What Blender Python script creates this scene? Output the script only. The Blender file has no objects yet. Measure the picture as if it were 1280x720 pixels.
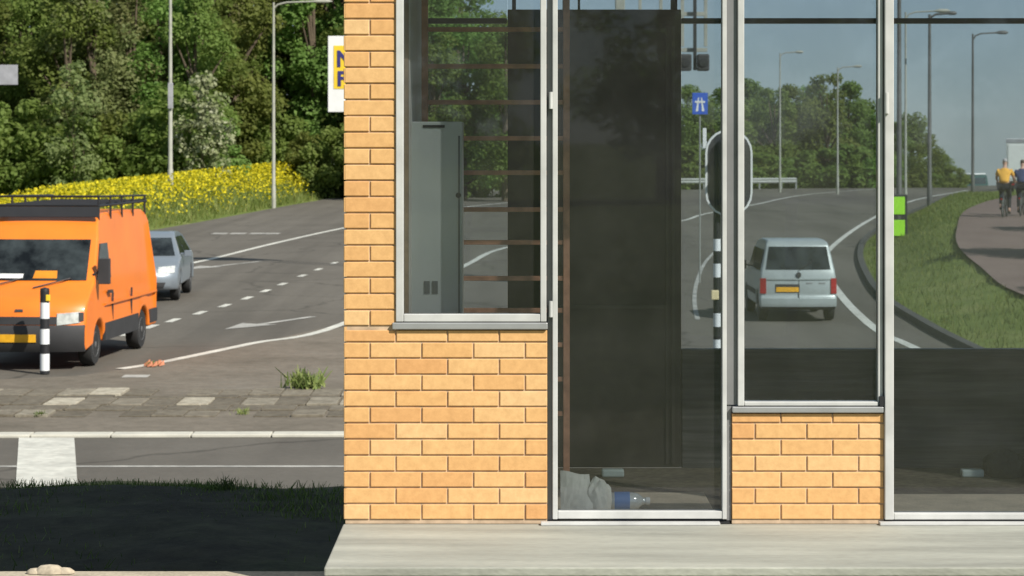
import bpy, bmesh, math, random
import numpy as np
from mathutils import Vector, Matrix

random.seed(7)
rng = np.random.default_rng(7)
SC = bpy.context.scene
COL = SC.collection
F, EYE, HY = 2980.0, 1.607, 176.0        # focal length in photo pixels, eye height, horizon row
ZR = -2.1                                # level of the main road (the kiosk platform is z = 0)
R = math.radians


def P(px, py, z=ZR):
    d = F * (EYE - z) / (py - HY)
    return ((px - 640) * d / F, d)


# ------------------------------------------------------------------ materials
def nodes_of(name):
    m = bpy.data.materials.new(name)
    m.use_nodes = True
    nt = m.node_tree
    b = nt.nodes['Principled BSDF']
    return m, nt, b


def N(nt, t, **kw):
    n = nt.nodes.new(t)
    for k, v in kw.items():
        if k.startswith('i_'):
            n.inputs[k[2:].replace('_', ' ')].default_value = v
        else:
            setattr(n, k, v)
    return n


def ramp(nt, src, stops):
    r = nt.nodes.new('ShaderNodeValToRGB')
    e = r.color_ramp.elements
    while len(e) < len(stops):
        e.new(0.5)
    for q, (p, c) in zip(e, stops):
        q.position = p
        q.color = (*c, 1) if len(c) == 3 else c
    nt.links.new(src, r.inputs[0])
    return r


def mat(name, c, rough=0.6, metal=0.0, var=0.18, scale=3.0, bump=0.0, bscale=60.0, spec=None, coat=0.0, stretch=(1, 1, 1), fine=0.0, fscale=120.0):
    m, nt, b = nodes_of(name)
    tc = N(nt, 'ShaderNodeTexCoord')
    mp = N(nt, 'ShaderNodeMapping')
    mp.inputs['Scale'].default_value = stretch
    nt.links.new(tc.outputs['Object'], mp.inputs[0])
    nz = N(nt, 'ShaderNodeTexNoise', i_Scale=scale, i_Detail=6.0, i_Roughness=0.6)
    nt.links.new(mp.outputs[0], nz.inputs['Vector'])
    lo = tuple(x * (1 - var) for x in c)
    hi = tuple(min(1, x * (1 + var)) for x in c)
    r = ramp(nt, nz.outputs['Fac'], [(0.32, lo), (0.68, hi)])
    out = r.outputs[0]
    if fine:
        n2 = N(nt, 'ShaderNodeTexNoise', i_Scale=fscale, i_Detail=3.0)
        nt.links.new(mp.outputs[0], n2.inputs['Vector'])
        r2 = ramp(nt, n2.outputs['Fac'], [(0.3, (1 - fine,) * 3), (0.7, (1 + fine,) * 3)])
        mx = N(nt, 'ShaderNodeMix', data_type='RGBA', blend_type='MULTIPLY')
        mx.inputs[0].default_value = 1
        nt.links.new(out, mx.inputs[6])
        nt.links.new(r2.outputs[0], mx.inputs[7])
        out = mx.outputs[2]
    nt.links.new(out, b.inputs['Base Color'])
    b.inputs['Roughness'].default_value = rough
    b.inputs['Metallic'].default_value = metal
    if spec is not None:
        b.inputs['Specular IOR Level'].default_value = spec
    if coat:
        b.inputs['Coat Weight'].default_value = coat
        b.inputs['Coat Roughness'].default_value = 0.05
    if bump:
        bn = N(nt, 'ShaderNodeTexNoise', i_Scale=bscale, i_Detail=4.0)
        nt.links.new(mp.outputs[0], bn.inputs['Vector'])
        bp = N(nt, 'ShaderNodeBump', i_Strength=bump, i_Distance=0.02)
        nt.links.new(bn.outputs['Fac'], bp.inputs['Height'])
        nt.links.new(bp.outputs[0], b.inputs['Normal'])
    return m


def leaf_mat(name, dark, mid, light, transl=0.3, hue=0.03, rough=0.6):
    m, nt, b = nodes_of(name)
    at = N(nt, 'ShaderNodeAttribute', attribute_name='tone')
    r = ramp(nt, at.outputs['Fac'], [(0.0, dark), (0.5, mid), (1.0, light)])
    oi = N(nt, 'ShaderNodeObjectInfo')
    hs = N(nt, 'ShaderNodeHueSaturation')
    mr = N(nt, 'ShaderNodeMapRange', i_To_Min=0.5 - hue, i_To_Max=0.5 + hue)
    nt.links.new(oi.outputs['Random'], mr.inputs['Value'])
    nt.links.new(mr.outputs[0], hs.inputs['Hue'])
    mv = N(nt, 'ShaderNodeMapRange', i_To_Min=0.75, i_To_Max=1.2)
    nt.links.new(oi.outputs['Random'], mv.inputs['Value'])
    nt.links.new(mv.outputs[0], hs.inputs['Value'])
    nt.links.new(r.outputs[0], hs.inputs['Color'])
    nt.links.new(hs.outputs[0], b.inputs['Base Color'])
    b.inputs['Roughness'].default_value = rough
    b.inputs['Specular IOR Level'].default_value = 0.25
    tl = N(nt, 'ShaderNodeBsdfTranslucent')
    nt.links.new(hs.outputs[0], tl.inputs['Color'])
    ms = N(nt, 'ShaderNodeMixShader')
    ms.inputs[0].default_value = transl
    nt.links.new(b.outputs[0], ms.inputs[1])
    nt.links.new(tl.outputs[0], ms.inputs[2])
    nt.links.new(ms.outputs[0], nt.nodes['Material Output'].inputs['Surface'])
    return m


def glass_mat(name, tint, refl=1.0):
    m = bpy.data.materials.new(name)
    m.use_nodes = True
    nt = m.node_tree
    nt.nodes.remove(nt.nodes['Principled BSDF'])
    tr = N(nt, 'ShaderNodeBsdfTransparent')
    gl = N(nt, 'ShaderNodeBsdfGlossy', i_Roughness=0.02)
    # faint dirt film varying over the pane
    tc = N(nt, 'ShaderNodeTexCoord')
    nz = N(nt, 'ShaderNodeTexNoise', i_Scale=1.7, i_Detail=6.0, i_Roughness=0.65)
    nt.links.new(tc.outputs['Object'], nz.inputs['Vector'])
    r = ramp(nt, nz.outputs['Fac'], [(0.3, tuple(x * 0.95 for x in tint)), (0.7, tint)])
    nt.links.new(r.outputs[0], tr.inputs['Color'])
    fr = N(nt, 'ShaderNodeFresnel', i_IOR=1.45)
    mu = N(nt, 'ShaderNodeMath', operation='MULTIPLY')
    mu.inputs[1].default_value = refl
    nt.links.new(fr.outputs[0], mu.inputs[0])
    ms = N(nt, 'ShaderNodeMixShader')
    nt.links.new(mu.outputs[0], ms.inputs[0])
    nt.links.new(tr.outputs[0], ms.inputs[1])
    nt.links.new(gl.outputs[0], ms.inputs[2])
    df = N(nt, 'ShaderNodeBsdfDiffuse')
    df.inputs['Color'].default_value = (0.5, 0.49, 0.45, 1)
    r2 = ramp(nt, nz.outputs['Fac'], [(0.35, (0.014,) * 3), (0.75, (0.04,) * 3)])
    m2 = N(nt, 'ShaderNodeMixShader')
    nt.links.new(r2.outputs[0], m2.inputs[0])
    nt.links.new(ms.outputs[0], m2.inputs[1])
    nt.links.new(df.outputs[0], m2.inputs[2])
    nt.links.new(m2.outputs[0], nt.nodes['Material Output'].inputs['Surface'])
    return m


def ground_mat(name, stops, scale, fine=0.35, fscale=9.0, rough=0.95, bump=0.4):
    m, nt, b = nodes_of(name)
    tc = N(nt, 'ShaderNodeTexCoord')
    n1 = N(nt, 'ShaderNodeTexNoise', i_Scale=scale, i_Detail=8.0, i_Roughness=0.65)
    nt.links.new(tc.outputs['Object'], n1.inputs['Vector'])
    r = ramp(nt, n1.outputs['Fac'], stops)
    n2 = N(nt, 'ShaderNodeTexNoise', i_Scale=fscale, i_Detail=6.0, i_Roughness=0.75)
    nt.links.new(tc.outputs['Object'], n2.inputs['Vector'])
    r2 = ramp(nt, n2.outputs['Fac'], [(0.3, (1 - fine,) * 3), (0.7, (1 + fine,) * 3)])
    mx = N(nt, 'ShaderNodeMix', data_type='RGBA', blend_type='MULTIPLY')
    mx.inputs[0].default_value = 1
    nt.links.new(r.outputs[0], mx.inputs[6])
    nt.links.new(r2.outputs[0], mx.inputs[7])
    nt.links.new(mx.outputs[2], b.inputs['Base Color'])
    b.inputs['Roughness'].default_value = rough
    b.inputs['Specular IOR Level'].default_value = 0.2
    bp = N(nt, 'ShaderNodeBump', i_Strength=bump, i_Distance=0.03)
    nt.links.new(n2.outputs['Fac'], bp.inputs['Height'])
    nt.links.new(bp.outputs[0], b.inputs['Normal'])
    return m


def asphalt_streaks(m, amount=0.14):
    """dark tyre-worn streaks along the lanes and lighter patched areas"""
    nt = m.node_tree
    b = nt.nodes['Principled BSDF']
    src = b.inputs['Base Color'].links[0].from_socket
    tc = N(nt, 'ShaderNodeTexCoord')
    mp = N(nt, 'ShaderNodeMapping')
    mp.inputs['Rotation'].default_value = (0, 0, R(8))
    mp.inputs['Scale'].default_value = (0.55, 0.02, 1)
    nt.links.new(tc.outputs['Object'], mp.inputs[0])
    nz = N(nt, 'ShaderNodeTexNoise', i_Scale=1.6, i_Detail=4.0, i_Roughness=0.6)
    nt.links.new(mp.outputs[0], nz.inputs['Vector'])
    r = ramp(nt, nz.outputs['Fac'], [(0.36, (1 - amount,) * 3), (0.52, (1.0,) * 3), (0.68, (1 + amount * .8,) * 3)])
    vo = N(nt, 'ShaderNodeTexVoronoi', feature='DISTANCE_TO_EDGE', i_Scale=0.16)
    nw = N(nt, 'ShaderNodeTexNoise', i_Scale=0.9, i_Detail=4.0)
    nt.links.new(tc.outputs['Object'], nw.inputs['Vector'])
    ad = N(nt, 'ShaderNodeMix', data_type='RGBA', blend_type='ADD')
    ad.inputs[0].default_value = 1.6
    nt.links.new(tc.outputs['Object'], ad.inputs[6])
    nt.links.new(nw.outputs['Color'], ad.inputs[7])
    nt.links.new(ad.outputs[2], vo.inputs['Vector'])
    rc = ramp(nt, vo.outputs['Distance'], [(0.0, (0.62,) * 3), (0.012, (1.0,) * 3)])
    out = src
    for q in (r, rc):
        mx = N(nt, 'ShaderNodeMix', data_type='RGBA', blend_type='MULTIPLY')
        mx.inputs[0].default_value = 1
        nt.links.new(out, mx.inputs[6])
        nt.links.new(q.outputs[0], mx.inputs[7])
        out = mx.outputs[2]
    nt.links.new(out, b.inputs['Base Color'])
    return m


def brick_mat():
    m, nt, b = nodes_of('yellow_brick')
    at = N(nt, 'ShaderNodeAttribute', attribute_name='tone')
    r = ramp(nt, at.outputs['Fac'], [(0.0, (0.65, 0.345, 0.132)), (0.4, (0.695, 0.405, 0.160)), (0.75, (0.715, 0.435, 0.185)), (1.0, (0.735, 0.475, 0.225))])
    tc = N(nt, 'ShaderNodeTexCoord')
    n2 = N(nt, 'ShaderNodeTexNoise', i_Scale=26.0, i_Detail=6.0, i_Roughness=0.7)
    nt.links.new(tc.outputs['Object'], n2.inputs['Vector'])
    r2 = ramp(nt, n2.outputs['Fac'], [(0.25, (0.80, 0.76, 0.72)), (0.7, (1.06, 1.06, 1.07))])
    mx = N(nt, 'ShaderNodeMix', data_type='RGBA', blend_type='MULTIPLY')
    mx.inputs[0].default_value = 1
    nt.links.new(r.outputs[0], mx.inputs[6])
    nt.links.new(r2.outputs[0], mx.inputs[7])
    nt.links.new(mx.outputs[2], b.inputs['Base Color'])
    b.inputs['Roughness'].default_value = 0.8
    bp = N(nt, 'ShaderNodeBump', i_Strength=0.25, i_Distance=0.004)
    nt.links.new(n2.outputs['Fac'], bp.inputs['Height'])
    nt.links.new(bp.outputs[0], b.inputs['Normal'])
    return m


M = {}
M['brick'] = brick_mat()
M['mortar'] = mat('mortar', (0.50, 0.37, 0.25), 0.95, var=0.25, scale=12)
M['alu'] = mat('white_aluminium', (0.50, 0.50, 0.485), 0.45, var=0.14, scale=5)
M['alu_grey'] = mat('grey_aluminium', (0.34, 0.345, 0.345), 0.4, 0.3, var=0.12, scale=4)
M['alu_mid'] = mat('mid_grey_aluminium', (0.21, 0.21, 0.212), 0.45, 0.2, var=0.12, scale=4)
M['alu_dark'] = mat('dark_aluminium', (0.14, 0.145, 0.15), 0.45, 0.2, var=0.15, scale=4)
M['roof'] = mat('roof_felt', (0.2, 0.2, 0.2), 0.8)
M['plaster'] = mat('inner_plaster', (0.74, 0.71, 0.66), 0.85, var=0.08)
M['glass_front'] = glass_mat('front_glass', (0.905, 0.93, 0.945), 0.8)
M['glass_back'] = glass_mat('back_glass', (0.88, 0.91, 0.925), 0.7)
M['door_brown'] = mat('brown_black_steel', (0.042, 0.032, 0.025), 0.5, var=0.3, scale=2.2, fine=0.2, fscale=20)
M['door_line'] = mat('brown_steel_edge', (0.06, 0.05, 0.042), 0.4)
M['boards'] = mat('grey_boards', (0.10, 0.094, 0.086), 0.7, var=0.55, scale=2.2, stretch=(0.6, 1, 14), fine=0.2, fscale=9)
M['bar'] = mat('black_bar', (0.02, 0.021, 0.023), 0.5)
M['dirtfloor'] = mat('dirty_floor', (0.17, 0.14, 0.10), 0.9, var=0.35, scale=5, fine=0.3, fscale=30)
M['beige'] = mat('beige_sun_strip', (0.74, 0.62, 0.46), 0.9, var=0.15, scale=7, fine=0.15)  # bright beige stands in for sunlight on the floor
M['rust'] = mat('rust_brown_steel', (0.60, 0.30, 0.19), 0.7, var=0.3, scale=14)
M['cabinet'] = mat('grey_enamel', (0.56, 0.58, 0.55), 0.5, var=0.05, scale=2)
M['black'] = mat('black_plastic', (0.018, 0.018, 0.02), 0.5)
M['concrete'] = mat('platform_concrete', (0.33, 0.33, 0.285), 0.8, var=0.22, scale=1.6, stretch=(0.5, 3.2, 1), fine=0.10, fscale=40, bump=0.15, bscale=90)
M['concrete_edge'] = mat('platform_edge_concrete', (0.27, 0.27, 0.24), 0.85, var=0.15, scale=4)
M['sand'] = mat('sandy_coping', (0.42, 0.36, 0.27), 0.95, var=0.2, scale=5, fine=0.2, fscale=50)
M['asphalt'] = ground_mat('asphalt', [(0.25, (0.102, 0.091, 0.076)), (0.5, (0.126, 0.114, 0.096)), (0.8, (0.150, 0.136, 0.115))], 0.12, 0.10, 6.0, 0.9, 0.15)
M['asphalt_near'] = ground_mat('near_asphalt', [(0.25, (0.100, 0.091, 0.078)), (0.75, (0.138, 0.126, 0.108))], 0.5, 0.10, 14.0, 0.9, 0.15)
asphalt_streaks(M['asphalt'])
asphalt_streaks(M['asphalt_near'], .08)
M['dust'] = ground_mat('dusty_median', [(0.25, (0.12, 0.105, 0.082)), (0.55, (0.175, 0.152, 0.122)), (0.8, (0.20, 0.18, 0.15))], 0.6, 0.22, 5.0)
M['grass'] = ground_mat('grass_ground', [(0.25, (0.075, 0.105, 0.020)), (0.5, (0.12, 0.155, 0.036)), (0.75, (0.19, 0.20, 0.07))], 0.35, 0.4, 5.0)
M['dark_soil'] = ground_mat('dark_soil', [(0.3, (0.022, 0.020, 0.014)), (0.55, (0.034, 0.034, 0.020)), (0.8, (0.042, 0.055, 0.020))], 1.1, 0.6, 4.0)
M['redpath'] = ground_mat('red_cycle_asphalt', [(0.25, (0.165, 0.115, 0.10)), (0.75, (0.225, 0.165, 0.145))], 0.4, 0.12, 8.0)
M['kerb'] = mat('dark_kerb', (0.06, 0.058, 0.054), 0.9, var=0.3, scale=2)
M['kerb_pale'] = mat('pale_kerb', (0.52, 0.50, 0.43), 0.85, var=0.12, scale=3, fine=0.1)
M['paint'] = mat('road_paint', (0.56, 0.55, 0.49), 0.7, var=0.16, scale=1.2, fine=0.14, fscale=8)
M['paint_faded'] = mat('faded_road_paint', (0.36, 0.35, 0.32), 0.8, var=0.3, scale=1.4, fine=0.2, fscale=6)
M['steel'] = mat('galvanised_steel', (0.30, 0.31, 0.29), 0.6, 0.2, var=0.12, scale=1.0)
M['steel_dark'] = mat('dark_pole_steel', (0.10, 0.10, 0.095), 0.55, 0.2, var=0.2)
M['steel_pale'] = mat('pale_painted_steel', (0.33, 0.33, 0.28), 0.6, var=0.15)
M['white'] = mat('white_paint', (0.76, 0.76, 0.74), 0.5, var=0.06)
M['whiteband'] = mat('white_reflective', (0.74, 0.75, 0.76), 0.5, var=0.05)
M['yellow'] = mat('yellow_paint', (0.80, 0.55, 0.03), 0.5, var=0.05)
M['cream'] = mat('cream_plastic', (0.70, 0.58, 0.34), 0.5)
M['navy'] = mat('navy_paint', (0.03, 0.03, 0.16), 0.5)
M['blue'] = mat('blue_sign', (0.02, 0.10, 0.52), 0.45, var=0.05)
M['lime'] = mat('fluorescent_lime', (0.36, 0.80, 0.03), 0.5, var=0.05)
M['signgrey'] = mat('grey_sign_back', (0.36, 0.36, 0.38), 0.5, 0.2)
M['orange'] = mat('orange_car_paint', (0.80, 0.195, 0.016), 0.42, var=0.09, scale=1.2, coat=0.3)
M['silver'] = mat('silver_car_paint', (0.24, 0.275, 0.31), 0.35, 0.35, var=0.05, coat=0.6)
M['vanwhite'] = mat('pale_silver_paint', (0.38, 0.42, 0.41), 0.4, 0.2, var=0.10, coat=0.4)
M['green_car'] = mat('green_car_paint', (0.015, 0.07, 0.06), 0.35, coat=0.5)
M['carglass'] = mat('dark_car_glass', (0.022, 0.027, 0.028), 0.07, var=0.9, scale=2.6, spec=0.6)  # tone patches painted in for reflections and light patches in the glass
M['trim'] = mat('grey_black_plastic', (0.035, 0.035, 0.037), 0.65, var=0.15)
M['rubber'] = mat('tyre_rubber', (0.02, 0.02, 0.02), 0.85)
M['rim'] = mat('wheel_rim', (0.20, 0.20, 0.20), 0.45, 0.5)
M['plate'] = mat('yellow_number_plate', (0.82, 0.42, 0.02), 0.5, var=0.12, scale=9)
M['lens'] = mat('headlamp_lens', (0.62, 0.64, 0.62), 0.12, 0.2, var=0.25, scale=12)
M['redlens'] = mat('red_tail_lens', (0.35, 0.02, 0.025), 0.2, var=0.2)
M['amber'] = mat('amber_lens', (0.7, 0.25, 0.02), 0.3)
M['chrome'] = mat('chrome', (0.6, 0.6, 0.6), 0.2, 0.9)
M['bark'] = mat('bark', (0.10, 0.075, 0.05), 0.95, var=0.3, scale=6)
M['leaf'] = leaf_mat('green_leaves', (0.145, 0.210, 0.052), (0.205, 0.285, 0.066), (0.275, 0.355, 0.095), 0.58)
M['leaf_olive'] = leaf_mat('olive_leaves', (0.155, 0.19, 0.065), (0.225, 0.26, 0.095), (0.31, 0.33, 0.145), 0.56)
M['leaf_blossom'] = leaf_mat('blossom_leaves', (0.10, 0.14, 0.04), (0.26, 0.28, 0.14), (0.50, 0.50, 0.36))
M['flower'] = leaf_mat('yellow_flowers', (0.13, 0.17, 0.025), (0.40, 0.36, 0.015), (0.68, 0.56, 0.015), 0.3, 0.0)
M['blade'] = leaf_mat('grass_blades', (0.085, 0.12, 0.022), (0.16, 0.205, 0.045), (0.29, 0.29, 0.10), 0.4, 0.0)
M['weed'] = leaf_mat('weed_leaves', (0.05, 0.085, 0.02), (0.13, 0.19, 0.045), (0.26, 0.30, 0.10), 0.3, 0.0)
M['skin'] = mat('skin', (0.55, 0.33, 0.24), 0.6, var=0.05)
M['shirt_yellow'] = mat('yellow_shirt', (0.80, 0.42, 0.06), 0.85, var=0.12, scale=8)
M['shirt_blue'] = mat('blue_shirt', (0.045, 0.06, 0.13), 0.85, var=0.15, scale=8)
M['dark_cloth'] = mat('dark_cloth', (0.02, 0.02, 0.024), 0.9)
M['hair'] = mat('grey_brown_hair', (0.12, 0.085, 0.06), 0.8)
M['helmet'] = mat('pale_cap', (0.45, 0.42, 0.42), 0.7)
M['paper'] = mat('crumpled_paper', (0.74, 0.72, 0.64), 0.9, var=0.15, scale=8)
M['bluelabel'] = mat('blue_label', (0.10, 0.22, 0.50), 0.5)
M['teal'] = mat('pale_teal_tin', (0.62, 0.72, 0.68), 0.5)
M['redbit'] = mat('red_orange_plastic', (0.50, 0.20, 0.11), 0.6)
M['stone'] = None


def stone_mat():
    m, nt, b = nodes_of('paving_stone')
    at = N(nt, 'ShaderNodeAttribute', attribute_name='tone')
    r = ramp(nt, at.outputs['Fac'], [(0.0, (0.12, 0.105, 0.08)), (0.45, (0.21, 0.19, 0.155)), (0.7, (0.33, 0.31, 0.26)), (1.0, (0.50, 0.47, 0.40))])
    tc = N(nt, 'ShaderNodeTexCoord')
    n2 = N(nt, 'ShaderNodeTexNoise', i_Scale=7.0, i_Detail=6.0, i_Roughness=0.7)
    nt.links.new(tc.outputs['Object'], n2.inputs['Vector'])
    r2 = ramp(nt, n2.outputs['Fac'], [(0.3, (0.5, 0.46, 0.40)), (0.7, (1.15, 1.12, 1.05))])
    mx = N(nt, 'ShaderNodeMix', data_type='RGBA', blend_type='MULTIPLY')
    mx.inputs[0].default_value = 1
    nt.links.new(r.outputs[0], mx.inputs[6])
    nt.links.new(r2.outputs[0], mx.inputs[7])
    nt.links.new(mx.outputs[2], b.inputs['Base Color'])
    b.inputs['Roughness'].default_value = 0.95
    return m


M['stone'] = stone_mat()


# ------------------------------------------------------------------ object helpers
def tag(o, label=None, cat=None, group=None, kind=None):
    if label: o['label'] = label
    if cat: o['category'] = cat
    if group: o['group'] = group
    if kind: o['kind'] = kind
    return o


def empty(name, loc, rz=0.0, scale=1.0):
    o = bpy.data.objects.new(name, None)
    COL.objects.link(o)
    o.location = loc
    o.rotation_euler = (0, 0, rz)
    o.scale = (scale,) * 3
    return o


class MB:
    """collects shapes into one mesh"""
    def __init__(s):
        s.v, s.f, s.t = [], [], []

    def add(s, v, f, tone=0.5):
        k = len(s.v)
        s.v += [tuple(p) for p in v]
        s.f += [tuple(i + k for i in q) for q in f]
        s.t += [tone] * len(v)
        return s

    def box(s, x0, x1, y0, y1, z0, z1, tone=0.5):
        v = [(x0, y0, z0), (x1, y0, z0), (x1, y1, z0), (x0, y1, z0), (x0, y0, z1), (x1, y0, z1), (x1, y1, z1), (x0, y1, z1)]
        return s.add(v, [(0, 3, 2, 1), (4, 5, 6, 7), (0, 1, 5, 4), (1, 2, 6, 5), (2, 3, 7, 6), (3, 0, 4, 7)], tone)

    def tube(s, pts, r, n=10, cap=True, tone=0.5):
        pts = [Vector(p) for p in pts]
        rs = r if isinstance(r, (list, tuple)) else [r] * len(pts)
        v, f = [], []
        for i, p in enumerate(pts):
            d = (pts[min(i + 1, len(pts) - 1)] - pts[max(i - 1, 0)]).normalized()
            a = Vector((0, 0, 1)) if abs(d.z) < 0.9 else Vector((1, 0, 0))
            u = d.cross(a).normalized()
            w = d.cross(u)
            for k in range(n):
                q = 2 * math.pi * k / n
                v.append(p + (u * math.cos(q) + w * math.sin(q)) * rs[i])
        for i in range(len(pts) - 1):
            for k in range(n):
                f.append((i * n + k, i * n + (k + 1) % n, (i + 1) * n + (k + 1) % n, (i + 1) * n + k))
        if cap:
            f.append(tuple(range(n - 1, -1, -1)))
            f.append(tuple((len(pts) - 1) * n + k for k in range(n)))
        return s.add(v, f, tone)

    def lathe(s, prof, axis='z', n=20, c=(0, 0, 0), tone=0.5):
        """prof: (radius, height) list along the axis"""
        v, f = [], []
        for (r, h) in prof:
            for k in range(n):
                q = 2 * math.pi * k / n
                a, b = r * math.cos(q), r * math.sin(q)
                p = {'z': (a, b, h), 'x': (h, a, b), 'y': (a, h, b)}[axis]
                v.append((p[0] + c[0], p[1] + c[1], p[2] + c[2]))
        for i in range(len(prof) - 1):
            for k in range(n):
                f.append((i * n + k, i * n + (k + 1) % n, (i + 1) * n + (k + 1) % n, (i + 1) * n + k))
        f.append(tuple(range(n - 1, -1, -1)))
        f.append(tuple((len(prof) - 1) * n + k for k in range(n)))
        return s.add(v, f, tone)

    def prism(s, poly, z0, z1, tone=0.5):
        n = len(poly)
        v = [(x, y, z0) for x, y in poly] + [(x, y, z1) for x, y in poly]
        f = [tuple(range(n - 1, -1, -1)), tuple(range(n, 2 * n))]
        f += [(i, (i + 1) % n, n + (i + 1) % n, n + i) for i in range(n)]
        return s.add(v, f, tone)

    def plate(s, poly, y0, y1, tone=0.5):
        """polygon in x,z extruded in y"""
        n = len(poly)
        v = [(x, y0, z) for x, z in poly] + [(x, y1, z) for x, z in poly]
        f = [tuple(range(n)), tuple(range(2 * n - 1, n - 1, -1))]
        f += [(i, n + i, n + (i + 1) % n, (i + 1) % n) for i in range(n)]
        return s.add(v, f, tone)

    def build(s, name, m, parent=None, bevel=0.0, smooth=0, seg=2, fix=True):
        me = bpy.data.meshes.new(name)
        me.from_pydata(s.v, [], s.f)
        a = me.attributes.new('tone', 'FLOAT', 'POINT')
        a.data.foreach_set('value', s.t)
        if fix:
            bm = bmesh.new()
            bm.from_mesh(me)
            bmesh.ops.recalc_face_normals(bm, faces=bm.faces)
            bm.to_mesh(me)
            bm.free()
        me.materials.append(m)
        if smooth:
            me.polygons.foreach_set('use_smooth', [True] * len(me.polygons))
            me.set_sharp_from_angle(angle=R(smooth))
        o = bpy.data.objects.new(name, me)
        COL.objects.link(o)
        if parent: o.parent = parent
        if bevel:
            b = o.modifiers.new('bevel', 'BEVEL')
            b.width, b.segments, b.limit_method, b.angle_limit = bevel, seg, 'ANGLE', R(32)
        return o


def quads(name, c, size, m, tone, parent=None, up=None, aspect=1.0, face=None):
    """many small leaf-shaped faces; c (n,3), size (n,), tone (n,). up: None = any direction, else blades standing up"""
    n = len(c)
    if up is None:
        a = rng.normal(size=(n, 3))
        if face is not None:          # leaves turn their faces outwards and up, as leaves do
            nn_ = face * .65 + rng.normal(size=(n, 3)) * .45 + np.array([.12, -.25, .45])
            nn_ /= np.linalg.norm(nn_, axis=1)[:, None]
            a -= nn_ * (a * nn_).sum(1)[:, None]
        a /= np.linalg.norm(a, axis=1)[:, None]
        b = rng.normal(size=(n, 3)) if face is None else np.cross(nn_, a)
        b -= a * (a * b).sum(1)[:, None]; b /= np.linalg.norm(b, axis=1)[:, None]
        s = size[:, None]
        v = np.stack([c - a * s * .5, c + b * s * .33 * aspect, c + a * s * .5, c - b * s * .33 * aspect], 1)
    else:
        q = rng.uniform(0, 2 * np.pi, n)
        a = np.stack([np.cos(q), np.sin(q), np.zeros(n)], 1)
        lean = rng.normal(size=(n, 3)) * up; lean[:, 2] = 1
        s = size[:, None]
        w = s * aspect
        v = np.stack([c - a * w, c + a * w, c + lean * s + a * w * .3, c + lean * s - a * w * .3], 1)
    me = bpy.data.meshes.new(name)
    me.vertices.add(n * 4); me.loops.add(n * 4); me.polygons.add(n)
    me.vertices.foreach_set('co', v.reshape(-1).astype(np.float32))
    me.loops.foreach_set('vertex_index', np.arange(n * 4, dtype=np.int32))
    me.polygons.foreach_set('loop_start', np.arange(0, n * 4, 4, dtype=np.int32))
    me.update(calc_edges=True)
    at = me.attributes.new('tone', 'FLOAT', 'POINT')
    at.data.foreach_set('value', np.repeat(np.clip(tone, 0, 1), 4).astype(np.float32))
    me.materials.append(m)
    o = bpy.data.objects.new(name, me)
    COL.objects.link(o)
    if parent: o.parent = parent
    return o


def copy_tree(o, parent=None):
    c = o.copy()
    COL.objects.link(c)
    if parent: c.parent = parent
    for ch in list(o.children):
        copy_tree(ch, c)
    return c


# ------------------------------------------------------------------ terrain
FAR_EDGE = [(-120, 70), (-60, 80), (-25, 88), (-15.2, 95), (-14.3, 108), (-12.9, 135), (-11.3, 160), (-7, 172), (0, 178), (14, 181), (30, 190), (60, 214)]
KERB = [(8.2, 24), (8.0, 36), (8.0, 42.6), (8.13, 47.5), (8.55, 55.4), (9.6, 65.2), (11.1, 76.6), (13.1, 88.9), (15.6, 101), (18.7, 115), (24.6, 139.6), (31.2, 164.6), (42, 190), (60, 214)]
ROAD_POLY = KERB + FAR_EDGE[::-1][1:] + [(-120, 24)]
PATH_L = [(11.0, 40), (11.2, 52.8), (11.8, 60), (12.5, 66.7), (13.9, 74.5), (16.6, 87), (20.6, 100), (26, 116), (33, 134)]
PATH_W = 3.6


def seg_dist(X, Y, line):
    d = np.full(X.shape, 1e9)
    for (x0, y0), (x1, y1) in zip(line[:-1], line[1:]):
        dx, dy = x1 - x0, y1 - y0
        t = np.clip(((X - x0) * dx + (Y - y0) * dy) / (dx * dx + dy * dy), 0, 1)
        d = np.minimum(d, np.hypot(X - x0 - t * dx, Y - y0 - t * dy))
    return d


def inside(X, Y, poly):
    r = np.zeros(X.shape, bool)
    n = len(poly)
    for i in range(n):
        (x0, y0), (x1, y1) = poly[i], poly[(i + 1) % n]
        c = ((y0 > Y) != (y1 > Y)) & (X < (x1 - x0) * (Y - y0) / (y1 - y0 + 1e-12) + x0)
        r ^= c
    return r


def sm(t):
    t = np.clip(t, 0, 1)
    return t * t * (3 - 2 * t)


def bank_top(Y):
    return np.interp(Y, [30, 45, 55, 68, 80, 95, 112, 135], [0.2, 0.22, 0.30, 0.72, 1.03, 1.25, 1.25, 0.35])


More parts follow.
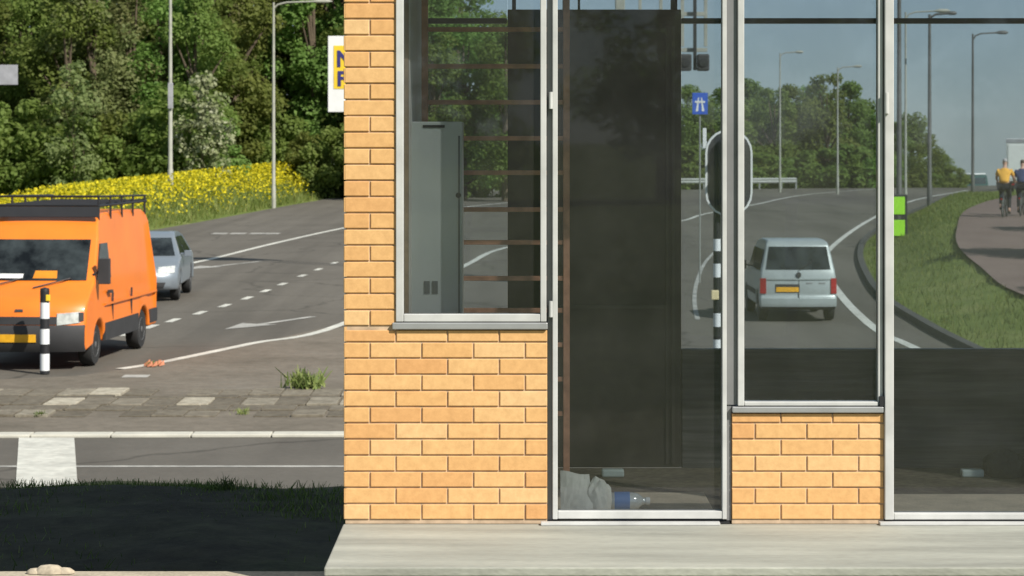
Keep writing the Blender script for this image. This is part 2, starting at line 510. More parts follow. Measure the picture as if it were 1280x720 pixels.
def height(X, Y):
    X = np.asarray(X, float); Y = np.asarray(Y, float)
    z = np.full(X.shape, ZR - 0.06)
    ins = inside(X, Y, ROAD_POLY)
    kx = np.interp(Y, [p[1] for p in KERB], [p[0] for p in KERB])
    right = (~ins) & (X > kx) & (Y > 24)
    dk = seg_dist(X, Y, KERB)
    z = np.where(right, ZR - 0.03 + (bank_top(Y) + 0.03) * sm(dk / 3.2), z)
    far = (~ins) & (~right) & (Y > 60)
    df = seg_dist(X, Y, FAR_EDGE)
    lift = 1.25 * sm(df / 4.2) * np.interp(X, [-27, -22, -19.5, -16, -8, 6], [.1, .3, .75, 1, 1, 0])
    z = np.where(far, ZR - 0.05 + lift, z)
    # embankment that carries the kiosk
    near = np.where(Y < 10.55, -0.32, np.interp(Y, [10.55, 10.6, 15.0, 16.0, 21.5, 23.0], [-0.32, -0.78, -0.78, -0.85, -2.0, ZR - 0.06]))
    z = np.where(Y < 23, near, z)
    # land falls away past the crest
    z = z - np.maximum(0, Y - 183) * 0.07 * (Y < 1200) - np.where(Y >= 1200, (1200 - 183) * 0.07, 0)
    return z


def hz(x, y):
    return float(height(np.array([x]), np.array([y]))[0])


gx = np.concatenate([np.linspace(-2500, -150, 10), np.arange(-120, -24, 4), np.arange(-24, 40, 0.8), np.arange(40, 130, 6), np.linspace(150, 2500, 10)])
gy = np.concatenate([np.linspace(-1500, -40, 10), np.arange(-30, 10, 4), [10.4, 10.55, 10.6, 11.5], np.arange(13, 24, 1.0), np.arange(24.5, 130, 1.1), np.arange(131, 200, 2.5), np.arange(204, 300, 12), np.linspace(320, 3500, 16)])
GX, GY = np.meshgrid(gx, gy)
GZ = height(GX, GY)
GZ += np.where((GY > 26) & (GZ > ZR + 0.05), rng.normal(size=GZ.shape) * 0.02, 0)
gme = bpy.data.meshes.new('ground')
nx, ny = len(gx), len(gy)
gme.from_pydata(np.stack([GX, GY, GZ], -1).reshape(-1, 3).tolist(), [], [(j * nx + i, j * nx + i + 1, (j + 1) * nx + i + 1, (j + 1) * nx + i) for j in range(ny - 1) for i in range(nx - 1)])
gme.polygons.foreach_set('use_smooth', [True] * len(gme.polygons))
gme.materials.append(M['grass'])
ground = bpy.data.objects.new('ground', gme)
COL.objects.link(ground)
tag(ground, kind='structure')


def sheet(name, poly, z, m):
    me = bpy.data.meshes.new(name)
    me.from_pydata([(x, y, z) for x, y in poly], [], [tuple(range(len(poly)))])
    bm = bmesh.new(); bm.from_mesh(me)
    bmesh.ops.recalc_face_normals(bm, faces=bm.faces)
    for f in bm.faces:
        if f.normal.z < 0: f.normal_flip()
    bmesh.ops.triangulate(bm, faces=bm.faces)
    bm.to_mesh(me); bm.free()
    me.materials.append(m)
    o = bpy.data.objects.new(name, me)
    COL.objects.link(o)
    return tag(o, kind='structure')


def smooth_line(pts, n=6):
    out = []
    for i in range(len(pts) - 1):
        p0, p1, p2, p3 = (np.array(pts[max(0, min(len(pts) - 1, k))]) for k in (i - 1, i, i + 1, i + 2))
        for k in range(n):
            t = k / n
            out.append(tuple(0.5 * (2 * p1 + (p2 - p0) * t + (2 * p0 - 5 * p1 + 4 * p2 - p3) * t * t + (3 * p1 - p0 - 3 * p2 + p3) * t ** 3)))
    out.append(tuple(pts[-1]))
    return out


def ribbon(mb, pts, w, z, zf=None):
    L, Rr = [], []
    for i, p in enumerate(pts):
        a, b = np.array(pts[max(0, i - 1)]), np.array(pts[min(len(pts) - 1, i + 1)])
        d = (b - a) / (np.linalg.norm(b - a) + 1e-9)
        nrm = np.array((-d[1], d[0])) * w / 2
        for lst, sg in ((L, 1), (Rr, -1)):
            q = np.array(p) + nrm * sg
            lst.append((q[0], q[1], z if zf is None else zf(q[0], q[1]) + z))
    n = len(pts)
    mb.add(L + Rr, [(i, n + i, n + i + 1, i + 1) for i in range(n - 1)])


sheet('asphalt_road', ROAD_POLY, ZR, M['asphalt'])
NEAR_ROAD = [(-120, 24.05), (7.9, 24.05), (7.9, 29.7), (-120, 29.7)]
sheet('near_roadway', NEAR_ROAD, ZR + 0.004, M['asphalt_near'])
sheet('median_verge', [(-120, 30.2), (0, 30.2), (-0.6, 38), (-2.0, 44.0), (-3.1, 47.4), (-3.75, 47.0), (-5.0, 42.2), (-5.85, 39.4), (-6.85, 37.5), (-9.5, 36.2), (-60, 36)], ZR + 0.010, M['dust'])

# pale kerb along the near roadway
mb = MB()
x = -30.0
while x < 7.5:
    y0 = 29.72 + 0.018 * (x + 5)
    mb.add(*(lambda x0, x1, ya, yb: ([(x0, ya, ZR), (x1, yb, ZR), (x1, yb + .30, ZR), (x0, ya + .30, ZR), (x0, ya, ZR + .045), (x1, yb, ZR + .045), (x1, yb + .30, ZR + .045), (x0, ya + .30, ZR + .045)],
            [(0, 3, 2, 1), (4, 5, 6, 7), (0, 1, 5, 4), (1, 2, 6, 5), (2, 3, 7, 6), (3, 0, 4, 7)]))(x, x + 0.985, y0, y0 + .018))
    x += 1.0
tag(mb.build('median_kerb', M['kerb_pale'], bevel=0.012), kind='structure')
# stone band on the median: three rows of blocks with pale and dark stones
mb = MB()
for r, (y0, y1, tn) in enumerate([(31.9, 32.5, (.62, .10)), (32.6, 33.15, (.22, .30)), (33.2, 34.05, (.80, .33)), (34.1, 34.4, (.16, .12)), (34.45, 35.3, (.52, .74))]):
    x = -14 + 0.37 * (r % 2)
    k = 0
    while x < 1.5:
        w = random.uniform(.40, .47)
        t = max(0, min(1, tn[(k + r + (random.random() < .12)) % 2] * random.uniform(.35, 1.2)))
        jj = random.uniform(-.03, .03)
        if random.random() > .04:
            mb.box(x, x + w, y0 + jj, y1 + jj, ZR + 0.006, ZR + 0.02 + random.uniform(0, .02) + .02 * t, t)
        x += w + random.uniform(.015, .045)
        k += 1
tag(mb.build('stone_paving', M['stone'], bevel=0.015), kind='structure')

# road markings
mk = MB()
LINE_A = [P(150, 462), P(205, 453), P(315, 430), P(430, 405), P(580, 333), P(632, 310), (3.4, 96), P(849, 277), P(880, 268), P(943, 256), P(1012, 243), (31, 190)]
ribbon(mk, smooth_line(LINE_A), 0.2, ZR + 0.014)
LINE_R = [(7.25, 30), (7.2, 42.6), P(1094, 411), P(1050, 368), (9.3, 71), P(1043, 306), P(1091, 273), (25.2, 149), (34, 178)]
ribbon(mk, smooth_line(LINE_R), 0.2, ZR + 0.008)
LINE_U = [(-13.5, 58), (-11, 66), P(245, 328), P(340, 305), P(430, 285), (-4.6, 122), (0.5, 145), (12, 172)]
ribbon(mk, smooth_line(LINE_U), 0.22, ZR + 0.008)
for px, py in [(160, 418), (188, 409), (216, 401), (250, 391.5), (281, 382.5), (309, 373), (332, 364), (353, 355.5), (378, 345), (398, 337), (418, 329)]:
    a = P(px, py); dx, dy = (0.035, 1)
    ribbon(mk, [(a[0] - dx, a[1] - .45), (a[0] + dx * .8, a[1] + .55)], 0.17, ZR + 0.008)
tag(mk.build('lane_markings', M['paint'], fix=False), kind='structure')
mk = MB()
ribbon(mk, [(-60, 27.1), (7.8, 27.1)], 0.12, ZR + 0.008)
tag(mk.build('lane_line', M['paint_faded'], fix=False), kind='structure')
mk = MB()
mk.add([(-5.21, 25.0, ZR + .012), (-4.55, 25.0, ZR + .012), (-5.45, 29.68, ZR + .012), (-6.14, 29.68, ZR + .012)], [(0, 1, 2, 3)])
tag(mk.build('crossing_marking', M['paint'], fix=False), kind='structure')


def arrow(px, py, ln, wd, ang, m, nm):
    a = P(px, py)
    b = MB()
    pts = [(-.09, 0), (.09, 0), (.09, ln * .62), (wd, ln * .58), (0.02, ln), (-.35, ln * .6), (-.09, ln * .62)]
    c, s_ = math.cos(ang), math.sin(ang)
    b.add([(a[0] + x * c - y * s_, a[1] + x * s_ + y * c, ZR + .009) for x, y in pts], [tuple(range(len(pts)))])
    tag(b.build(nm, m, fix=False), kind='structure')


arrow(392, 396, 3.7, .5, R(157), M['paint_faded'], 'arrow_marking')
arrow(325, 327, 5.0, .55, R(160), M['paint_faded'], 'arrow_marking')
mk = MB()
for px in (275, 298, 322, 340):
    a = P(px, 292); mk.box(a[0] - .3, a[0] + .3, a[1] - .6, a[1] + .6, ZR + .007, ZR + .009)
a = P(212, 470); mk.box(-6.1, -5.7, 37.2, 37.6, ZR + .014, ZR + .018)
ribbon(mk, smooth_line([P(872, 400), P(868, 375), P(872, 350), P(884, 325), P(910, 300)]), 0.1, ZR + .009)
tag(mk.build('worn_markings', M['paint_faded'], fix=False), kind='structure')

# kerb at the right of the road, cycle path
mb = MB()
ks = smooth_line(KERB, 8)
for i in range(len(ks) - 1):
    (xa, ya), (xb, yb) = ks[i], ks[i + 1]
    v = [(xa, ya, ZR), (xb, yb, ZR), (xb + .18, yb, ZR), (xa + .18, ya, ZR), (xa, ya, ZR + .13), (xb, yb, ZR + .13), (xb + .18, yb, ZR + .13), (xa + .18, ya, ZR + .13)]
    mb.add(v, [(0, 3, 2, 1), (4, 5, 6, 7), (0, 1, 5, 4), (2, 3, 7, 6)])
tag(mb.build('road_kerb', M['kerb']), kind='structure')
pl = smooth_line(PATH_L, 8)
vv, ff = [], []
for i, (x, y) in enumerate(pl):
    for k in range(5):
        xx = x + PATH_W * k / 4
        vv.append((xx, y, ZR + float(bank_top(np.array([y]))[0]) + 0.07))
for i in range(len(pl) - 1):
    for k in range(4):
        ff.append((i * 5 + k, i * 5 + k + 1, (i + 1) * 5 + k + 1, (i + 1) * 5 + k))
mb = MB(); mb.add(vv, ff)
tag(mb.build('cycle_path', M['redpath'], smooth=60, fix=False), kind='structure')

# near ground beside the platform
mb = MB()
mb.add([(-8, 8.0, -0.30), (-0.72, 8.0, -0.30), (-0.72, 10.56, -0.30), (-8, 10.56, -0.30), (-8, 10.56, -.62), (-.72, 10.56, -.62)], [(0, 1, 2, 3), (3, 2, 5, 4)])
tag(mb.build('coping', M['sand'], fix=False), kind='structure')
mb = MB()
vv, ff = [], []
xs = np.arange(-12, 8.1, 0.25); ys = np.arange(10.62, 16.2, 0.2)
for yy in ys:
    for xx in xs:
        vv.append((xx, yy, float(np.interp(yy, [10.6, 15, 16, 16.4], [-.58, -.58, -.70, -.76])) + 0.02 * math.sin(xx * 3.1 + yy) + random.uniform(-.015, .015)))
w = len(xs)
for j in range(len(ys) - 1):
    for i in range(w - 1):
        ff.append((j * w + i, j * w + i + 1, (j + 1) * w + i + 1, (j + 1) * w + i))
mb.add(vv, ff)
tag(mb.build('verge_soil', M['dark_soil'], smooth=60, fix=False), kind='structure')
for (px, sz) in ((62, .05), (45, .032), (80, .035)):
    mb = MB()
    X0 = (px - 640) * 10.5 / F
    prof = [(0.001, 0), (sz, 0.004), (sz * .95, sz * .4), (sz * .6, sz * .75), (0.001, sz * .85)]
    mb.lathe(prof, n=9, c=(X0, 10.5, -.301))
    o = mb.build('stone', M['sand'], smooth=60)
    o.data.transform(Matrix.Translation((X0, 10.5, 0)) @ Matrix.Diagonal((1.4, .8, 1, 1)) @ Matrix.Translation((-X0, -10.5, 0)))
    tag(o, 'small sandy stone lying on the pale coping edge', 'stone', 'stones on the coping edge')

# ------------------------------------------------------------------ kiosk
FX = lambda px: (px - 640) / 298.0
FZ = lambda py: EYE - (py - HY) / 298.0
BX = lambda px: (px - 640) / 253.8
BZ = lambda py: EYE - (py - HY) / 253.8
XL, XR, YF, YB, ZTOP = -0.705, 3.9, 10.0, 11.74, 3.75

mb = MB()
mb.box(-.708, 4.6, 8.98, 10.0, -0.035, 0.0)
o = mb.build('platform', M['concrete'], bevel=0.006)
tag(o, kind='structure')
mb = MB(); mb.box(-.66, 4.6, 9.02, 10.0, -.33, -.037)
q = mb.build('platform_base', M['concrete_edge'], o)
mb = MB(); mb.box(-.715, -.63, 8.985, 9.018, -.13, -.038)
mb.build('corner_block', M['black'], o, bevel=.006)  # small black block under the left corner of the slab
mb = MB(); mb.box(-.70, 4.6, 10.002, 11.9, -.64, -.03)
mb.build('foundation', M['concrete_edge'], o)

kiosk = empty('kiosk', (0, 10, 0))
tag(kiosk, 'yellow brick kiosk with white framed glazing, seen through from front to back', 'kiosk')
kiosk_inv = Matrix.Translation((0, -10, 0))


def kp(mb, name, m, **kw):
    par = kw.pop('parent', kiosk)
    o = mb.build(name, m, None, **kw)
    o.data.transform(kiosk_inv)
    o.parent = par
    return o


BL, BH, J = 0.217, 0.0678, 0.0072


def bricks(mb, u0, u1, z0, z1, place, phase=0.0, joint=None, solid=0.10):
    """brick faces from u0..u1, z0..z1; place(u, depth, z) -> point"""
    row = int(round((z0 - 0.0164) / BH))
    z = 0.0164 + row * BH
    while z < z1 - 0.012:
        za, zb = max(z, z0) + J / 2, min(z + BH, z1) - J / 2
        off = (0.0 if row % 2 else BL / 2) + phase
        k = math.floor((u0 - off) / BL) - 1
        while True:
            a, b = off + k * BL, off + (k + 1) * BL
            k += 1
            if a > u1 - 0.01: break
            a2, b2 = max(a, u0 - J / 2) + J / 2, min(b, u1 + J / 2) - J / 2
            if b2 - a2 < 0.02 or zb - za < 0.006: continue
            d = random.uniform(-.0008, .0008)
            t = min(1, max(0, random.gauss(0.5, 0.24)))
            c = 0.0025
            v = [place(a2, 0.012, za), place(b2, 0.012, za), place(b2, 0.012, zb), place(a2, 0.012, zb),
                 place(a2, 0.001 + d, za), place(b2, 0.001 + d, za), place(b2, 0.001 + d, zb), place(a2, 0.001 + d, zb),
                 place(a2 + c, d - .001, za + c), place(b2 - c, d - .001, za + c), place(b2 - c, d - .001, zb - c), place(a2 + c, d - .001, zb - c)]
            mb.add(v, [(8, 9, 10, 11), (4, 5, 9, 8), (5, 6, 10, 9), (6, 7, 11, 10), (7, 4, 8, 11), (0, 1, 5, 4), (1, 2, 6, 5), (2, 3, 7, 6), (3, 0, 4, 7)], t)
        z += BH
        row += 1


front = lambda u, d, z: (u, YF + d, z)
# left brick wall: tall pier at the corner, low wall under the window, and the returning side wall
core = MB()
core.box(XL + .006, FX(496), YF + .006, YF + .25, 0, 3.7)
core.box(FX(496), FX(684), YF + .006, YF + .10, 0, FZ(412) - .004)
core.box(XL + .006, -.445, YF + .25, YB - .006, 0, 3.7)
wl = kp(core, 'brick_wall', M['mortar'])
mb = MB()
bricks(mb, XL, FX(684), 0.0164, FZ(412), front, XL)
bricks(mb, XL, FX(495), 0.0164 + 12 * BH, 3.7, front, XL)
side = lambda u, d, z: (XL + d, YF + u, z)
bricks(mb, 0.0, YB - YF, 0.0164, 3.7, side, 0.108)
kp(mb, 'brick_facing', M['brick'], parent=wl, fix=True)
core = MB()
core.box(FX(915), FX(1105), YF + .006, YF + .10, 0, FZ(517) - .003)
wr = kp(core, 'brick_wall', M['mortar'])
mb = MB(); bricks(mb, FX(915), FX(1105), 0.0164, FZ(516), front, 0.043 + .108)
kp(mb, 'brick_facing', M['brick'], parent=wr)
core = MB(); core.box(3.5, XR - .006, YF + .006, YB - .006, 0, 3.7)
we = kp(core, 'brick_wall', M['mortar'])
mb = MB(); bricks(mb, 3.5, XR, 0.0164, 3.7, front, 0.043)
kp(mb, 'brick_facing', M['brick'], parent=we)

HT = 2.25
mb = MB()
mb.box(FX(496) + .002, 3.498, YF + .004, YF + .2, HT, 3.7)
kp(mb, 'fascia', M['alu'], bevel=.004)  # unseen solid band above the glazing, put there to block the sun
mb = MB(); mb.box(XL - .05, XR + .05, YF - .06, YB + .06, 3.702, ZTOP)
rf = kp(mb, 'roof', M['roof'], bevel=.01)
mb = MB(); mb.box(-.443, 3.496, YF + .202, YB - .085, 2.42, 3.698)
kp(mb, 'ceiling', M['plaster'])
mb = MB(); mb.box(-.444, -.438, YF + .255, YB - .085, 0.012, 2.418)
kp(mb, 'inner_lining', M['plaster'])
mb = MB(); mb.box(-.437, 3.496, YF + .12, YB - .085, -.02, 0.008)
kp(mb, 'floor', M['dirtfloor'])
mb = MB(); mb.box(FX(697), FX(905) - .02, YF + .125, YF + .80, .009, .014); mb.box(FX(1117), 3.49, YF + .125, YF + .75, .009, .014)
kp(mb, 'floor_sun_strip', M['beige'])  # pale strip painted in for the sunlit floor just inside the glass

# left window
lw = MB()
lw.box(FX(495), FX(504.5), YF - .012, YF + .06, FZ(402), HT - .002)
lw.box(FX(675.5), FX(683), YF - .012, YF + .06, FZ(402), HT - .002)
lw.box(FX(504.5) + .001, FX(675.5) - .001, YF - .010, YF + .06, FZ(402), FZ(392.5))
win = kp(lw, 'window_frame', M['alu'], bevel=.003)
mb = MB(); mb.box(FX(504.5) + .001, FX(675.5) - .001, YF + .018, YF + .024, FZ(392.5) + .001, HT - .003)
kp(mb, 'pane', M['glass_front'], parent=win)
mb = MB(); mb.box(FX(490.5), FX(684.5), YF - .018, YF + .07, FZ(411.5), FZ(403))
kp(mb, 'sill', M['alu_grey'], bevel=.004)
# door post and glazed door
mb = MB(); mb.box(FX(684), FX(690.5), YF + .012, YF + .07, 0.012, HT - .002)
kp(mb, 'post', M['alu_mid'], bevel=.002)
df = MB()
df.box(FX(690.6), FX(697), YF - .015, YF + .055, FZ(648.5), HT - .002)
df.box(FX(902.5), FX(908), YF - .015, YF + .055, FZ(648.5), HT - .002)
df.box(FX(697) + .001, FX(902.5) - .001, YF - .012, YF + .05, FZ(648), FZ(638.5))
door = kp(df, 'glazed_door', M['alu'], bevel=.003)
mb = MB(); mb.box(FX(697) + .001, FX(902.5) - .001, YF + .018, YF + .024, FZ(638.5) + .001, HT - .003)
kp(mb, 'pane', M['glass_front'], parent=door)
for pa, pb in ((136, 115), (396, 376)):
    mb = MB(); mb.tube([(FX(688.5), YF - .016, FZ(pa)), (FX(688.5), YF - .016, FZ(pb))], .008, 10)
    kp(mb, 'hinge', M['alu'], parent=door, smooth=40)
mb = MB(); mb.box(FX(676), FX(899), YF - .052, YF - .006, 0.001, .013)
kp(mb, 'threshold', M['alu'], bevel=.002)
mb = MB(); mb.box(FX(684), FX(912), YF - .004, YF + .1, .002, .010)
kp(mb, 'door_gap', M['black'])
# middle post, right window
mb = MB(); mb.box(FX(908) + .001, FX(921.5), YF + .006, YF + .08, FZ(507) + .002, HT - .002)
mb.box(FX(908) + .001, FX(914.6), YF + .012, YF + .08, .012, FZ(507))
kp(mb, 'post', M['alu_mid'], bevel=.002)
rw = MB()
rw.box(FX(922), FX(930), YF - .012, YF + .06, FZ(507), HT - .002)
rw.box(FX(1097.5), FX(1103.5), YF + .0, YF + .06, FZ(507), HT - .002)
rw.box(FX(930) + .001, FX(1097.5) - .001, YF - .01, YF + .06, FZ(507), FZ(502))
win2 = kp(rw, 'window_frame', M['alu'], bevel=.003)
mb = MB(); mb.box(FX(930) + .001, FX(1097.5) - .001, YF + .018, YF + .024, FZ(502) + .001, HT - .003)
kp(mb, 'pane', M['glass_front'], parent=win2)
mb = MB(); mb.box(FX(1099), FX(1104), YF - .018, YF - .001, FZ(507), FZ(495))
kp(mb, 'latch', M['black'], parent=win2)
mb = MB(); mb.box(FX(915), FX(1103.8), YF - .018, YF + .07, FZ(515.5), FZ(508))
kp(mb, 'sill', M['alu_grey'], bevel=.004)
# right glazed bay
pf = MB()
pf.box(FX(1105.2), FX(1116.5), YF - .02, YF + .065, FZ(649), HT - .002)
pf.box(FX(1116.5) + .001, 3.498, YF - .014, YF + .05, FZ(649), FZ(641))
win3 = kp(pf, 'shopfront_frame', M['alu'], bevel=.004)
mb = MB(); mb.box(FX(1116.5) + .001, 3.497, YF + .018, YF + .024, FZ(641) + .001, HT - .003)
kp(mb, 'pane', M['glass_front'], parent=win3)
mb = MB(); mb.tube([(FX(1107), YF - .026, FZ(142)), (FX(1107), YF - .026, FZ(116))], .010, 10)
kp(mb, 'hinge', M['alu'], parent=win3, smooth=40)
mb = MB(); mb.box(FX(1098), 3.5, YF - .052, YF - .006, 0.001, .013)
kp(mb, 'threshold', M['alu'], bevel=.002)
mb = MB(); mb.box(FX(1104), 3.5, YF - .004, YF + .1, .002, .010)
kp(mb, 'door_gap', M['black'])
# back wall
mb = MB(); mb.box(-.437, BX(634), YB - .08, YB, 0.0, BZ(435)); mb.box(BX(851), 3.496, YB - .08, YB, 0.0, BZ(435))
kp(mb, 'low_back_wall', M['boards'], bevel=.004)
mb = MB(); mb.box(BX(634) + .002, BX(850), YB - .085, YB - .02, .01, BZ(13))
bd = kp(mb, 'back_door', M['door_brown'], bevel=.004)
mb = MB()
for a, b in ((697, 700), (831, 834), (838, 842)):
    mb.box(BX(a), BX(b), YB - .097, YB - .087, .03, BZ(34))
mb.box(BX(700) + .001, BX(831) - .001, YB - .097, YB - .087, BZ(40), BZ(36))
mb.box(BX(700) + .001, BX(831) - .001, YB - .097, YB - .087, BZ(384), BZ(380))
kp(mb, 'door_trim', M['door_line'], parent=bd)
mb = MB(); mb.box(-.437, BX(634), YB - .07, YB - .01, BZ(30), BZ(23.5)); mb.box(BX(851), 3.496, YB - .07, YB - .01, BZ(30), BZ(23.5))
kp(mb, 'glazing_bar', M['bar'], bevel=.003)
bp = MB(); bp.box(-.437, BX(634), YB - .043, YB - .037, BZ(435) + .001, BZ(30) - .001); bp.box(-.437, BX(634), YB - .043, YB - .037, BZ(23.5) + .001, 2.418)
kp(bp, 'pane', M['glass_back'])
bp = MB(); bp.box(BX(851), 3.495, YB - .043, YB - .037, BZ(435) + .001, BZ(30) - .001); bp.box(BX(851), 3.495, YB - .043, YB - .037, BZ(23.5) + .001, 2.418)
kp(bp, 'pane', M['glass_back'])
bp = MB(); bp.box(BX(634) + .003, BX(850), YB - .043, YB - .037, BZ(13) + .001, 2.418)
kp(bp, 'pane', M['glass_back'])
for a, w in ((640, 5), (703, 3), (722, 3), (838, 8)):
    mb = MB(); mb.box(BX(a), BX(a + w), YB - .035, YB - .005, BZ(13) + .002, 2.418)
    kp(mb, 'back_post', M['bar'])

# ------------------------------------------------------------------ things inside the kiosk
D1 = 10.95
GXX = lambda px, d: (px - 640) * d / F
GZZ = lambda py, d: EYE - (py - HY) * d / F
rack = empty('rack', (GXX(620, D1), D1, 0.009))
tag(rack, 'rusty brown open metal rack of thin rails behind the left window', 'rack')
for px in (531, 708):
    mb = MB(); mb.box(GXX(px - 4, D1) - rack.location.x, GXX(px + 4, D1) - rack.location.x, -.02, .02, 0, 2.36)
    mb.build('upright', M['rust'], rack, bevel=.002)
for py in (37, 83, 128, 173, 216, 262, 303, 348, 388, 431, 474, 517):
    z = GZZ(py, D1) - .009
    mb = MB(); mb.box(GXX(535, D1) - rack.location.x + .001, GXX(704, D1) - rack.location.x - .001, -.012, .012, z - .010, z + .011)
    mb.build('rail', M['rust'], rack, bevel=.002)
D2 = 10.42
cab = empty('metal_cabinet', (GXX(543, D2), D2, .009))
tag(cab, 'narrow grey metal cabinet standing against the left end wall', 'cabinet')
mb = MB(); mb.box(-.115, .122, 0, .3, 0, GZZ(152, D2) - .009)
mb.build('cabinet_body', M['cabinet'], cab, bevel=.006)
mb = MB(); mb.box(-.05, .045, -.004, -.001, 1.655, 1.667)
mb.build('vent_slot', M['black'], cab)
mb = MB(); mb.box(.104, .112, -.004, -.001, .05, 1.62)
mb.build('door_seam', M['alu_dark'], cab)
mb = MB()
for k in range(2):
    mb.box(-.045 + k * .035, -.02 + k * .035, -.004, -.001, .93, .985)
mb.build('emblem', M['alu_dark'], cab)
mb = MB(); mb.tube([(.105, -.012, 1.36), (.105, -.001, 1.36)], .012, 10)
mb.build('lock', M['black'], cab)

# litter in the doorway
def crumple(name, x, y, sx, sy, sz, m, label, cat, seed, z=.016):
    r_ = random.Random(seed)
    bm = bmesh.new()
    bmesh.ops.create_icosphere(bm, subdivisions=3, radius=1)
    for v in bm.verts:
        k = 1 + 0.09 * math.sin(v.co.x * 5 + seed) * math.cos(v.co.y * 6) + r_.uniform(-.03, .03)
        v.co = Vector((v.co.x * sx * k, v.co.y * sy * k, max(0, (v.co.z + .55)) * sz / 1.55 * k))
    me = bpy.data.meshes.new(name); bm.to_mesh(me); bm.free()
    me.materials.append(m)
    o = bpy.data.objects.new(name, me); COL.objects.link(o); o.location = (x, y, z)
    return tag(o, label, cat)


# a torn pale sheet of cardboard leaning in the corner of the door
mb = MB()
xa, xb = FX(698) + .012, GXX(742, 10.16)
vs = []
nU, nV = 10, 8
for j in range(nV + 1):
    for i in range(nU + 1):
        u, v = i / nU, j / nV
        wtop = 1 - .12 * v
        vs.append((xa + (xb - xa) * u * wtop + .0, 10.13 + .07 * v + .004 * math.sin(u * 5 + v * 3) + random.uniform(-.002, .002), .016 + .180 * v * (1 - .10 * u) + .003 * math.sin(u * 7)))
fs = [(j * (nU + 1) + i, j * (nU + 1) + i + 1, (j + 1) * (nU + 1) + i + 1, (j + 1) * (nU + 1) + i) for j in range(nV) for i in range(nU)]
mb.add(vs, fs)
o = mb.build('cardboard_sheet', M['paper'], fix=False)
o.modifiers.new('thick', 'SOLIDIFY').thickness = .004
tag(o, 'torn pale cardboard sheet leaning in the lower left corner of the glass door', 'cardboard')
crumple('paper_bag', GXX(748, 10.18), 10.19, .055, .045, .15, M['paper'], 'crumpled pale paper bag between cardboard sheet and plastic bottle', 'paper bag', 3)
bt = empty('plastic_bottle', (GXX(783, 10.25), 10.25, .016 + .042), 0, 1.15)
tag(bt, 'clear plastic bottle with blue label lying behind the glass door', 'bottle')
mb = MB(); mb.lathe([(.001, -.075), (.03, -.072), (.034, -.055), (.034, .02), (.028, .045), (.013, .062), (.013, .072)], 'x', 16)
mb.build('bottle_body', M['lens'], bt, smooth=50)
mb = MB(); mb.lathe([(.0352, -.045), (.0352, .012)], 'x', 16); mb.build('bottle_label', M['bluelabel'], bt, smooth=50)
mb = MB(); mb.lathe([(.015, .073), (.015, .088)], 'x', 12); mb.build('cap', M['white'], bt, smooth=50)
for px, lab in ((766, 'pale teal flattened tin lying on the floor by the brown back door'), (1215, 'pale teal flattened tin lying below the low wall at the right')):
    d = 11.35
    mb = MB(); mb.box(-.053, .053, -.03, .03, 0, .036)
    o = mb.build('tin', M['teal'], bevel=.008)
    o.location = (GXX(px, d), d, .0085)
    tag(o, lab, 'tin')
crumple('rubbish_bag', GXX(1256, 11.35), 11.36, .10, .10, .13, M['trim'], 'dark crumpled rubbish bag on the floor near the low wall', 'bag', 9, .009)


